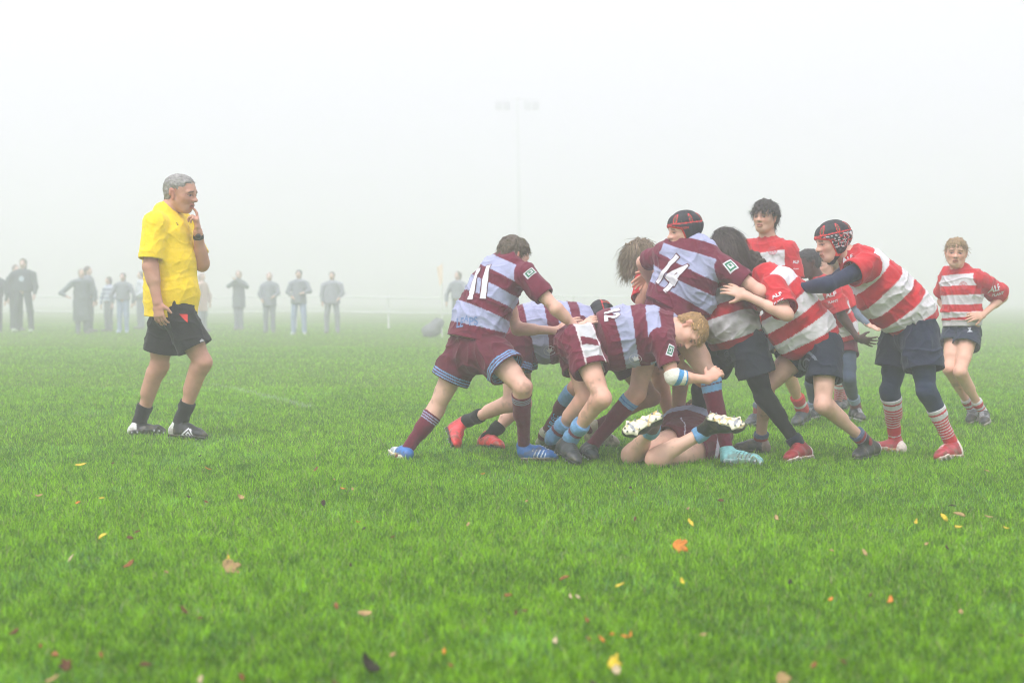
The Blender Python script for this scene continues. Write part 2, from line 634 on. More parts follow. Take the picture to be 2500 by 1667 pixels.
    def jersey(s, cuff=(0.72, 0.72), sl=(0.070, 0.068), extra=(), k=0.05, grow=0.0, sleeves='NF', long=False, color=None, folds=0.007, mat=None, name="jersey", collar=True, seed=0, foldscale=(16, 16, 5)):
        J, S = s.J, s.s
        pr = s.torso_prims(grow=grow, k=k)
        s.tor_only = list(pr)
        nb = s.T[-1][0]
        up = unit(s.T[-1][0] - s.T[-2][0])
        for q in 'NF':
            pr.append(Cone(nb - up * .055 * S, J['sh' + q], .075 * S, .066 * S, k))
        s.slv = []
        for i, q in enumerate('NF'):
            sh, el, wr = J['sh' + q], J['el' + q], J['wr' + q]
            if q in sleeves:
                c = lerp(sh, el, cuff[i]) if not long else el
                x = Cone(sh, c, sl[0] * S + grow, sl[1] * S + grow, .03, cap=not long, hollow=0.010)
                s.slv.append(x)
                pr.append(x)
                if long:
                    x = Cone(el, lerp(el, wr, .96), sl[1] * S, sl[1] * S * .75, .03, cap=True, hollow=.008)
                    s.slv.append(x)
                    pr.append(x)
        pr += list(extra)
        pr.append(Cone(nb - up * .01, nb + up * .035 * S, .085 * S, .066 * S, .02, cap=True, hollow=.008))
        V, Q = sdf_mesh(pr, s.h)
        N = normals(V, Q)
        if folds:
            loc = V - s.base
            ax = unit(s.T[-1][0] - s.T[0][0])
            sd = unit(J['shN'] - J['shF'])
            n3 = np.cross(ax, sd)
            L = np.stack([loc @ sd, loc @ n3, loc @ ax], 1)
            wv = L + 0.05 * np.stack([noise(L, 6, 3 + seed), noise(L, 6, 9 + seed), noise(L, 6, 17 + seed)], 1)
            rot = np.stack([wv[:, 0] * .8 + wv[:, 2] * .6, wv[:, 1], wv[:, 2] * .8 - wv[:, 0] * .6], 1)
            f1 = (1 - np.abs(noise(rot * np.array(foldscale), 1, seed * 3.1))) ** 5
            f2 = (1 - np.abs(noise(wv * np.array([6, 6, 19]), 1, seed * 5.7 + 31))) ** 5
            f3 = (1 - np.abs(noise(rot * np.array([30, 24, 9]), 1, seed * 1.7 + 11))) ** 4
            tt, _ = s.spine(V)
            wg = np.clip(tt / .06, .05, 1)
            for c_ in s.slv:
                ab = c_.b - c_.a
                L_ = np.linalg.norm(ab)
                dc = (V - c_.b) @ (ab / L_)
                near = np.linalg.norm(V - c_.b, axis=1) < c_.rb + .05
                wg = np.where(near, np.minimum(wg, np.clip(-dc / .05, .05, 1)), wg)
            V = V + N * (folds * wg * (1.25 * f1 + 1.0 * f2 + .5 * f3 - .9))[:, None]
        s.jV, s.jQ = V, Q
        cols = color(s, V)
        o = mesh_obj(name, V, Q, cols, mat or M_CLOTH, s.obj, s.base)
        s.jo = o
        return o

    def spine(s, V):
        """Distance along the spine from the hem in metres, and the total length."""
        T = [t[0] for t in s.T]
        best = np.full(len(V), 1e9)
        val = np.zeros(len(V))
        acc = 0
        for i in range(len(T) - 1):
            ab = T[i + 1] - T[i]
            L = np.linalg.norm(ab)
            t = (V - T[i]) @ ab / L ** 2
            lo_, hi_ = (-9 if i == 0 else 0), (9 if i == len(T) - 2 else 1)
            tc = np.clip(t, lo_, hi_)
            d = np.linalg.norm(V - (T[i] + tc[:, None] * ab), axis=1)
            m = d < best
            best[m] = d[m]
            val[m] = acc + tc[m] * L
            acc += L
        return val, acc

    def in_sleeve(s, V, bias=0.012):
        x = [V[:, i].astype(F32) for i in range(3)]
        dt = np.min([p.d(*x) for p in s.tor_only], axis=0)
        ds = np.min([Cone(p.a, p.b, p.ra, p.rb).d(*x) for p in s.slv], axis=0) if s.slv else dt + 1
        return ds < dt - bias

    def shorts(s, hem=(0.55, 0.55), rw=(0.102, 0.112), color=None, top=0.10, extra=(), folds=0.006, seed=0, name="shorts", mat=None, dep=.125, wid=.085):
        J, S = s.J, s.s
        hs = unit(J['hipN'] - J['hipF'])
        c = 0.5 * (J['hipN'] + J['hipF'])
        up = unit(s.T[1][0] - c)
        wd = np.linalg.norm(J['hipN'] - J['hipF']) * .5 + wid * S
        pr = [ECone(c - up * .02, c + up * top, hs, wd, dep * S, wd * .95, dep * .94 * S, .04, cap=True, hollow=0)]
        s.shp = []
        for i, q in enumerate('NF'):
            b = lerp(J['hip' + q], J['kn' + q], hem[i])
            x = Cone(J['hip' + q], b, rw[0] * S, rw[1] * S, .025, cap=True, hollow=.012)
            s.shp.append(x)
            pr.append(x)
        pr += list(extra)
        V, Q = sdf_mesh(pr, s.h)
        N = normals(V, Q)
        L = V - s.base
        wv = L + 0.04 * np.stack([noise(L, 7, 2 + seed), noise(L, 7, 8 + seed), noise(L, 7, 19 + seed)], 1)
        f1 = (1 - np.abs(noise(wv * np.array([15, 15, 5]), 1, seed * 2.3 + 5))) ** 4
        f2 = (1 - np.abs(noise(wv * np.array([8, 8, 20]), 1, seed * 1.3 + 15))) ** 5
        wg = np.clip(s.hem_dist(V) / .05, .05, 1)
        V = V + N * (folds * wg * (1.5 * f1 + 1.2 * f2 - .8))[:, None]
        cols = color(s, V) if callable(color) else color
        o = mesh_obj(name, V, Q, cols, mat or M_SHORT, s.obj, s.base)
        s.sV, s.sQ, s.so = V, Q, o
        return o

    def hem_dist(s, V):
        """Distance above each leg hem (smaller of both), for trim stripes."""
        out_ = np.full(len(V), 9.0)
        x = [V[:, i].astype(F32) for i in range(3)]
        ds = [Cone(p.a, p.b, p.ra, p.rb).d(*x) for p in s.shp]
        for i, p in enumerate(s.shp):
            ax = unit(p.b - p.a)
            d = (p.b - V) @ ax
            m = ds[i] <= ds[1 - i]
            out_[m] = d[m]
        return out_

    def sock(s, q, top=0.15, color=None, slouch=0.0, off=0.005):
        """top: fraction of the shin from the knee where the sock ends."""
        J = s.J
        kn, an = J['kn' + q], J['an' + q]
        ax = unit(an - kn)
        tp = lerp(kn, an, top)
        pr = s.leg(q, off + slouch, thigh=False)
        pr.append(Cone(an, an + ax * .03 * s.s, .035 * s.s * s.lw + off, .035 * s.s * s.lw + off, .01))
        pr.append(Cut(tp, -ax))
        V, Q = sdf_mesh(pr, min(s.h, .005))
        N = normals(V, Q)
        t = (V - tp) @ ax
        rib = np.sin(t * (90 if not slouch else 60) + 2 * noise(V, 20)) * (0.0008 if not slouch else .003)
        rib = rib + 0.002 * noise(V, 30)
        V = V + N * rib[:, None]
        L = np.linalg.norm(an - tp)
        cols = color(t, L, V) if callable(color) else color
        return mesh_obj("sock", V, Q, cols, M_KNIT, s.obj, s.base)

    def leggings(s, q, to=1.0, color=NAVY):
        J = s.J
        ax = unit(J['an' + q] - J['kn' + q])
        pr = s.leg(q, .004)
        pr.append(Cut(lerp(J['kn' + q], J['an' + q], to), ax))
        V, Q = sdf_mesh(pr, s.h)
        N = normals(V, Q)
        V = V + N * (0.002 * noise(V * np.array([1, 1, 3]), 18))[:, None]
        return mesh_obj("leggings", V, Q, color, M_SHORT, s.obj, s.base)

    def boot(s, q, color, sole=None, studs=True, lace=None, upv=None):
        J, S = s.J, s.s
        heel, toe, an = J['heel' + q], J['toe' + q], J['an' + q]
        f = unit(toe - heel)
        u = ortho((an - heel) if upv is None else upv, f)
        sd = np.cross(f, u)
        L = max(np.linalg.norm(toe - heel), 0.235 * S / .9)
        toe = heel + f * L
        g = lambda a, b, c=0.0: heel + f * a * L + u * b * S + sd * c * S
        pr = [ECone(g(.13, .040), g(.45, .036), sd, .034 * S, .040 * S, .036 * S, .036 * S, .02),
              ECone(g(.45, .034), g(.76, .028), sd, .038 * S, .034 * S, .045 * S, .030 * S, .02),
              ECone(g(.76, .026), g(.90, .022), sd, .044 * S, .028 * S, .030 * S, .020 * S, .02),
              Cone(an - u * .015, g(.50, .055), .036 * S, .030 * S, .035),
              Cone(an + unit(an - g(.3, 0)) * .012, g(.16, .045), .041 * S, .036 * S, .025),
              Cone(g(.50, .060), g(.78, .036), .026 * S, .022 * S, .03),
              Cut(g(0, .006), -u)]
        V, Q = sdf_mesh(pr, 0.0045)
        loc = V - heel
        a, b, c = loc @ f / L, loc @ u / S, loc @ sd / S
        if lace is not None:
            N = normals(V, Q)
            on = (a > .42) & (a < .74) & (np.abs(c) < .022) & (N @ u > .2)
            ridge = np.clip(np.sin(a * L * 2 * np.pi / .017), 0, 1) * on
            V = V + N * (ridge * .003)[:, None]
        else:
            ridge = np.zeros(len(V))
        cols = color(a, b, c, V)
        if lace is not None:
            cols = np.where((ridge > .45)[:, None], lace, cols)
        bo = mesh_obj("boot", V, Q, cols, M_BOOT, s.obj, s.base)
        if sole is not None:
            pr = [ECone(g(.11, .004), g(.42, .004), sd, .033 * S, .010 * S, .028 * S, .009 * S, .015),
                  ECone(g(.42, .004), g(.76, .004), sd, .030 * S, .009 * S, .044 * S, .010 * S, .015),
                  ECone(g(.76, .004), g(.92, .006), sd, .043 * S, .010 * S, .026 * S, .010 * S, .015)]
            if studs:
                for (aa, cc) in ((.10, .02), (.10, -.02), (.24, .021), (.24, -.021), (.66, .032), (.62, -.032), (.79, .028), (.79, -.03), (.90, .012), (.9, -.014)):
                    pr.append(Cone(g(aa, .0, cc), g(aa, -.016, cc), .0075 * S, .005 * S, .004))
            V, Q = sdf_mesh(pr, 0.004)
            b = (V - heel) @ u / S
            a = (V - heel) @ f / L
            cl = np.tile(np.asarray(sole, float), (len(V), 1))
            if studs:
                cl = np.where((b < -.008)[:, None], srgb(150, 152, 156), cl)
                gold = (np.abs(noise(V, 30)) < .12) & (b > -.008)
                cl = np.where(gold[:, None], cl * np.array([.8, .6, .3]), cl)
            mesh_obj("sole", V, Q, cl, M_STUD, bo, s.base)
        return bo

    def hair(s, color, L=0.03, vol=0.035, front=.27, back=-.30, lift=.5, comb=(0, 0, 0), n=1400, grav=.4, curl=0.0, width=.0032, seed=0, tip=None, side=.02, gray=None, shine=.10, messy=.28):
        H = s.H
        R, hc = s.R, s.hc
        def keep(X, Y, Z):
            dx, dy, dz = X - F32(hc[0]), Y - F32(hc[1]), Z - F32(hc[2])
            f = (dx * F32(R[0, 1]) + dy * F32(R[1, 1]) + dz * F32(R[2, 1])) / F32(H)
            u = (dx * F32(R[0, 2]) + dy * F32(R[1, 2]) + dz * F32(R[2, 2])) / F32(H)
            x = (dx * F32(R[0, 0]) + dy * F32(R[1, 0]) + dz * F32(R[2, 0])) / F32(H)
            jag = .030 * np.sin(x * 37 + seed) + .026 * np.sin(x * 71 + f * 20) + .026 * np.sin(f * 53 + seed)
            g = np.interp(f.ravel(), [-.5, -.2, -.06, .06, .20, .30, .5], [back, back + .02, side, side + .02, .22, front, front + .02]).reshape(f.shape).astype(F32)
            return (g + jag - u) * F32(H * .8)
        E = lambda x, f, u, a, b, c, k=.02: Ell(s.hp(x, f, u), R, (a * H + vol * .6, b * H + vol * .6, c * H + vol * .75), k)
        pr = [E(0, -.08, .17, .325, .395, .325), E(0, .06, .14, .27, .30, .30, .03), E(0, -.17, -.08, .24, .26, .26, .03), Fn(keep)]
        V, Q = sdf_mesh(pr, min(s.h, .005))
        N = normals(V, Q)
        l = s.hloc(V)
        V = V + N * (vol * .35 * noise(V, 45, seed) + vol * .25 * noise(V, 110, seed))[:, None]
        base = np.asarray(color, float)
        cv = base * (1 + .22 * noise(V, 70, seed)[:, None])
        # strands laid over the cap, following the way it is combed
        rng = np.random.default_rng(seed + 5)
        ok = np.where(N @ R[:, 2] > -.75)[0]
        pick = rng.choice(ok, n)
        p0 = V[pick]
        nn = N[pick]
        crown = s.hp(0, -.22, .5)
        flow = p0 - crown
        flow = flow / (np.linalg.norm(flow, axis=1, keepdims=True) + 1e-6)
        flow = flow + np.asarray(comb, float) + rng.normal(0, messy, (n, 3))
        flow -= nn * np.sum(flow * nn, 1, keepdims=True)
        flow /= np.linalg.norm(flow, axis=1, keepdims=True) + 1e-6
        ln = L * rng.uniform(.55, 1.25, n)
        dirv = flow + nn * lift * rng.uniform(.3, 1.1, n)[:, None]
        dirv /= np.linalg.norm(dirv, axis=1, keepdims=True)
        segs = 4
        rows = []
        p = p0 - nn * .004
        ph = rng.uniform(0, 6.28, n)
        sdv = np.cross(dirv, nn + rng.normal(0, .4, (n, 3)))
        sdv /= np.linalg.norm(sdv, axis=1, keepdims=True) + 1e-6
        for j in range(segs + 1):
            wj = width * (1 - (j / segs) ** 1.5 * .85)
            cu = curl * np.sin(ph + j * 2.2)[:, None] * sdv
            rows.append((p + cu - sdv * wj * .5, p + cu + sdv * wj * .5))
            dirv = dirv + np.array([0, 0, -1]) * grav * (1.0 / segs) - nn * lift * .25 / segs
            dirv /= np.linalg.norm(dirv, axis=1, keepdims=True)
            p = p + dirv * (ln / segs)[:, None]
        sv = np.stack([x for r in rows for x in r], 1).reshape(-1, 3)
        kk = 2 * (segs + 1)
        b0 = (np.arange(n) * kk)[:, None, None]
        fq = np.array([[2 * j, 2 * j + 1, 2 * j + 3, 2 * j + 2] for j in range(segs)])[None] + b0
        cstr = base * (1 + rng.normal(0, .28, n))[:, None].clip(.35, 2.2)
        cstr[rng.random(n) < shine] *= 2.9  # some strands brightened as painted highlights
        if gray is not None:
            mk = rng.random(n) < gray
            cstr[mk] = srgb(150, 146, 142)
        cstr = np.repeat(cstr[:, None, :], kk, 1)
        if tip is not None:
            tt = np.repeat(np.arange(segs + 1), 2)[None, :, None] / segs
            cstr = cstr * (1 - tt * .6) + np.asarray(tip) * tt * .6
        VV = np.concatenate([V, sv])
        QQ = np.concatenate([Q, fq.reshape(-1, 4) + len(V)])
        CC = np.concatenate([cv, cstr.reshape(-1, 3)]).clip(0.003, 1)
        return mesh_obj("hair", VV, QQ, CC, M_HAIR, s.obj, s.base)

    def scrum_cap(s, pattern=False):
        H, R, hc = s.H, s.R, s.hc
        E = lambda x, f, u, a, b, c, k=.02: Ell(s.hp(x, f, u), R, (a * H, b * H, c * H), k)
        def keep(X, Y, Z):
            dx, dy, dz = X - F32(hc[0]), Y - F32(hc[1]), Z - F32(hc[2])
            f = (dx * F32(R[0, 1]) + dy * F32(R[1, 1]) + dz * F32(R[2, 1])) / F32(H)
            u = (dx * F32(R[0, 2]) + dy * F32(R[1, 2]) + dz * F32(R[2, 2])) / F32(H)
            g = np.interp(f.ravel(), [-.5, -.32, -.16, -.08, .06, .12, .20, .5], [-.12, -.16, -.27, -.33, -.33, -.15, .08, .22]).reshape(f.shape).astype(F32)
            return (g - u) * F32(H * .8)
        pr = [E(0, -.08, .17, .395, .465, .405), E(0, .08, .12, .36, .38, .38, .03), E(0, -.02, -.10, .375, .25, .30, .03), Fn(keep)]
        for x in (-1, 1):
            pr.append(Cone(s.hp(x * .33, .0, -.25), s.hp(x * .10, .17, -.50), .055 * H, .04 * H, .01))
        pr.append(Cone(s.hp(-.12, .17, -.49), s.hp(.12, .17, -.49), .04 * H, .04 * H, .01))
        V, Q = sdf_mesh(pr, .0045)
        N = normals(V, Q)
        l = s.hloc(V)
        ang = np.arctan2(l[:, 0], l[:, 1] + .06)
        band = np.exp(-((l[:, 2] - .245) / .02) ** 2)
        pads = np.abs(np.sin(ang * 4)) ** .35 * np.where(l[:, 2] > .27, np.abs(np.sin((l[:, 2] - .27) * 14)) ** .35, 1)
        V = V + N * (.006 * pads - .004 * band)[:, None]
        col = np.tile(srgb(20, 23, 30), (len(V), 1))
        red = (np.abs(l[:, 2] - .245) < .014)
        g = np.interp(l[:, 1], [-.5, -.32, -.16, -.08, .06, .12, .20, .5], [-.12, -.16, -.27, -.33, -.33, -.15, .08, .22])
        red |= (l[:, 2] - g < .026) & (l[:, 2] > -.36)
        for k in range(6):
            a0 = -2.6 + k * 1.05
            da = np.abs((ang - a0 + np.pi) % (2 * np.pi) - np.pi)
            rr = np.hypot(da * 1.5, (l[:, 2] - .36) * 1.5)
            red |= (np.abs(rr - .17) < .030) & (l[:, 2] > .25)
            col[(rr < .12) & (l[:, 2] > .25)] = srgb(92, 76, 58)
        col[red] = srgb(214, 52, 50)
        if pattern:
            w1 = np.abs(noise(l * np.array([9, 9, 14]), 1, 4)) < .10
            w2 = np.abs(noise(l * np.array([11, 11, 15]), 1, 14)) < .07
            z = (l[:, 2] < .2) & (l[:, 2] > -.15)
            col[w1 & z & ~red] = srgb(215, 215, 220)
            col[w2 & z] = srgb(200, 50, 56)
        o = mesh_obj("scrum_cap", V, Q, col, M_CAP, s.obj, s.base)
        s.cV, s.cQ, s.co = V, Q, o
        return o

    def body(s, label, hands=(), arms='NF', brow=None, eye=None, extra=(), group=None, cat="person", shrink=.86, legs='NF', mouth=True):
        J, S = s.J, s.s
        pr = s.torso_prims(shrink=shrink, cap=True, hollow=0)
        nb = s.T[-1][0]
        up = unit(s.T[-1][0] - s.T[-2][0])
        for q in 'NF':
            pr.append(Cone(nb - up * .05, J['sh' + q], .06 * S, .05 * S, .05))
        c = .5 * (J['hipN'] + J['hipF'])
        pr.append(Cone(J['hipN'], J['hipF'], .08 * S, .08 * S, .05))
        for q in legs:
            pr += s.leg(q)
        pr += s.neckp()
        pr += s.headp()
        for q in arms:
            pr += s.arm(q)
        for hd in hands:
            pr += s.hand(**hd)
        pr += list(extra)
        V, Q = sdf_mesh(pr, min(s.h, .0055))
        col = np.tile(np.asarray(s.skin, float), (len(V), 1))
        # ruddier elbows, knees and knuckles, as skin has
        for nm in ('knN', 'knF', 'elN', 'elF', 'wrN', 'wrF'):
            d = np.linalg.norm(V - J[nm], axis=1)
            wgt = np.exp(-(d / .07) ** 2) * .35
            col = col * (1 - wgt[:, None] * np.array([.05, .28, .30]))
        l = s.hloc(V)
        hd = (np.abs(l) < .7).all(1)
        x, f, u = l[:, 0], l[:, 1], l[:, 2]
        front = hd & (f > .1)
        ck = np.exp(-(((np.abs(x) - .17) / .09) ** 2 + ((u + .12) / .09) ** 2)) * front
        col = col * (1 - ck[:, None] * np.array([.0, .22, .22]))
        lips = front & (f > .3) & (np.abs(x) < .10) & (u < -.215) & (u > -.335)
        col[lips] = col[lips] * np.array([.82, .55, .55])
        ml = front & (f > .3) & (np.abs(x) < .095) & (np.abs(u + .272) < .014)
        col[ml] = col[ml] * .35
        br = np.asarray(brow if brow is not None else srgb(70, 52, 42), float)
        eb = front & (f > .18) & (np.abs(np.abs(x) - .145) < .085) & (np.abs(u - .105 + (np.abs(x) - .145) * .18) < .022)
        col[eb] = br * .6 + col[eb] * .25
        for sx in (-.145, .145):
            ex = np.hypot((x - sx) / .062, (u - .006) / .024)
            m = front & (f > .22) & (ex < 1)
            col[m] = srgb(138, 124, 118)  # eye whites darkened to stand for shade in the sockets
            ir = np.hypot(x - sx, (u - .008) * 1.1)
            col[front & (f > .22) & (ir < .034) & (ex < 1.25)] = srgb(36, 30, 28)
            lid = front & (f > .2) & (ex >= 1) & (ex < 1.6) & (u > .0)
            col[lid] = col[lid] * np.array([.50, .42, .40])
            sock = front & (f > .15) & (ex >= 1.6) & (ex < 2.6)
            col[sock] = col[sock] * np.array([.90, .80, .80])
        nos = front & (f > .36) & (np.hypot((np.abs(x) - .03) / .022, (u + .155) / .016) < 1)
        col[nos] *= .3
        ear = hd & (np.abs(x) > .33) & (np.abs(u) < .2) & (f < .12) & (f > -.2)
        col[ear] = col[ear] * np.array([.98, .78, .76])
        bl = np.clip(noise(V, 16, 7) * .6 + noise(V, 45, 3) * .5, -1, 1)[:, None]
        col = col * (1 + bl * np.array([.03, .08, .08]))
        if s.mud:
            kd = np.min([np.linalg.norm(V - J[n_], axis=1) for n_ in ('knN', 'knF', 'elN')], axis=0)
            md = np.clip((noise(V, 20, 12) + .5 * noise(V, 60, 2) - .55 - kd * 1.0) * 1.2, 0, .28)[:, None]
            col = col * (1 - md) + srgb(96, 74, 48) * md
        s.obj = mesh_obj("person", V, Q, col, M_SKIN, None, s.base)
        tag(s.obj, label, cat, group)
        s.bV, s.bQ = V, Q
        return s.obj


# ------------------------------------------------------------------ printing on cloth
def text_mesh(body, bold=0.0, font_size=1.0):
    cu = bpy.data.curves.new("lettering", 'FONT')
    cu.body = body
    cu.offset = bold
    cu.resolution_u = 3
    o = bpy.data.objects.new("lettering", cu)
    COL.objects.link(o)
    dg = bpy.context.evaluated_depsgraph_get()
    dg.update()
    me = bpy.data.meshes.new_from_object(o.evaluated_get(dg))
    bpy.data.objects.remove(o)
    return me


def poly_mesh(loops):
    cu = bpy.data.curves.new("mark", 'CURVE')
    cu.dimensions = '2D'
    cu.fill_mode = 'BOTH'
    for lp in loops:
        sp = cu.splines.new('POLY')
        sp.points.add(len(lp) - 1)
        for i, (x, y) in enumerate(lp):
            sp.points[i].co = (x, y, 0, 1)
        sp.use_cyclic_u = True
    o = bpy.data.objects.new("mark", cu)
    COL.objects.link(o)
    dg = bpy.context.evaluated_depsgraph_get()
    dg.update()
    me = bpy.data.meshes.new_from_object(o.evaluated_get(dg))
    bpy.data.objects.remove(o)
    return me


def circ(r, n=24, cx=0, cy=0, ry=None):
    return [(cx + r * math.cos(i * 2 * math.pi / n), cy + (ry or r) * math.sin(i * 2 * math.pi / n)) for i in range(n)]


def bvh_of(V, Q):
    return BVHTree.FromPolygons([tuple(v) for v in V], [tuple(int(i) for i in q) for q in Q])


def decal(name, me, per, V, Q, parent, p0, p1, color, lift=.0035, aspect=1.0, maxedge=.012, bv=None, flip=False):
    """Lays a flat mark on a garment: its left and right ends are where photo pixels p0 and p1 meet the cloth."""
    import bmesh
    bv = bv or bvh_of(V, Q)
    hit = []
    for p in (p0, p1, ((p0[0] + p1[0]) / 2, (p0[1] + p1[1]) / 2)):
        r = Vector(ray(*p)).normalized()
        h = bv.ray_cast(Vector(CAMV), r)
        if h[0] is None:
            print("DECAL MISS", name, p)
            return None
        hit.append(h)
    A, B = np.array(hit[0][0]), np.array(hit[1][0])
    n = np.array(hit[0][1]) + np.array(hit[1][1]) + 2 * np.array(hit[2][1])
    if np.dot(n, CAMV - A) < 0:
        n = -n
    n = unit(n)
    ex = ortho(B - A, n)
    width = np.linalg.norm(B - A)
    ey = np.cross(n, ex)
    bm = bmesh.new()
    bm.from_mesh(me)
    xs = [v.co.x for v in bm.verts]
    ys = [v.co.y for v in bm.verts]
    sx = width / (max(xs) - min(xs))
    x0 = min(xs)
    yc = (min(ys) + max(ys)) / 2
    bmesh.ops.triangulate(bm, faces=bm.faces)
    for it in range(4):
        es = [e for e in bm.edges if e.calc_length() * sx > maxedge]
        if not es:
            break
        bmesh.ops.subdivide_edges(bm, edges=es, cuts=1)
        bmesh.ops.triangulate(bm, faces=bm.faces)
    dead = []
    for v in bm.verts:
        q = A + ex * (v.co.x - x0) * sx + ey * (v.co.y - yc) * sx * aspect
        h = bv.ray_cast(Vector(q + n * .12), Vector(-n), .3)
        if h[0] is None:
            dead.append(v)
        else:
            v.co = Vector(np.array(h[0]) + n * lift - np.array(per.base))
    bmesh.ops.delete(bm, geom=dead, context='VERTS')
    out_ = bpy.data.meshes.new(name)
    bm.to_mesh(out_)
    bm.free()
    if not len(out_.vertices):
        return None
    at = out_.color_attributes.new("tint", 'FLOAT_COLOR', 'POINT')
    c = np.tile(np.append(np.asarray(color, float), 1.0), (len(out_.vertices), 1))
    at.data.foreach_set("color", c.astype(F32).ravel())
    out_.materials.clear()
    out_.materials.append(M_PRINT)
    o = bpy.data.objects.new(name, out_)
    COL.objects.link(o)
    o.parent = parent
    return o
DO_GRASS = DO_HAZE = True


# ------------------------------------------------------------------ the ground
def ground_material():
    m, n, b = new_mat("pitch turf")
    tc = n.nodes.new("ShaderNodeTexCoord")
    n1 = n.nodes.new("ShaderNodeTexNoise")
    n1.inputs['Scale'].default_value = 0.9
    n1.inputs['Detail'].default_value = 8
    n1.inputs['Roughness'].default_value = .7
    n.links.new(tc.outputs['Object'], n1.inputs['Vector'])
    n2 = n.nodes.new("ShaderNodeTexNoise")
    n2.inputs['Scale'].default_value = 60
    n2.inputs['Detail'].default_value = 3
    n.links.new(tc.outputs['Object'], n2.inputs['Vector'])
    cr = n.nodes.new("ShaderNodeValToRGB")
    cr.color_ramp.elements[0].position = .3
    cr.color_ramp.elements[1].position = .7
    cr.color_ramp.elements[0].color = (.085, .18, .006, 1)
    cr.color_ramp.elements[1].color = (.14, .26, .012, 1)
    n.links.new(n1.outputs['Fac'], cr.inputs[0])
    mx_ = n.nodes.new("ShaderNodeMix")
    mx_.data_type = 'RGBA'
    mx_.blend_type = 'MULTIPLY'
    mx_.inputs[0].default_value = .5
    n.links.new(cr.outputs[0], mx_.inputs[6])
    n.links.new(n2.outputs['Color'], mx_.inputs[7])
    n.links.new(mx_.outputs[2], b.inputs['Base Color'])
    b.inputs['Roughness'].default_value = .95
    b.inputs['Specular IOR Level'].default_value = .1
    return m


gv = [(-500, -60, 0), (500, -60, 0), (500, 900, 0), (-500, 900, 0)]
g = mesh_obj("ground", np.array(gv, float), [(0, 1, 2, 3)], None, ground_material(), smooth=False)
tag(g, kind="structure")


def grass_material():
    m, n, b = new_mat("grass blades")
    at = n.nodes.new("ShaderNodeAttribute")
    at.attribute_name = "tint"
    n.links.new(at.outputs['Color'], b.inputs['Base Color'])
    b.inputs['Roughness'].default_value = .38
    b.inputs['Specular IOR Level'].default_value = .5
    tr = n.nodes.new("ShaderNodeBsdfTranslucent")
    n.links.new(at.outputs['Color'], tr.inputs['Color'])
    ms = n.nodes.new("ShaderNodeMixShader")
    ms.inputs[0].default_value = .45
    n.links.new(b.outputs[0], ms.inputs[1])
    n.links.new(tr.outputs[0], ms.inputs[2])
    n.links.new(ms.outputs[0], n.nodes['Material Output'].inputs['Surface'])
    return m


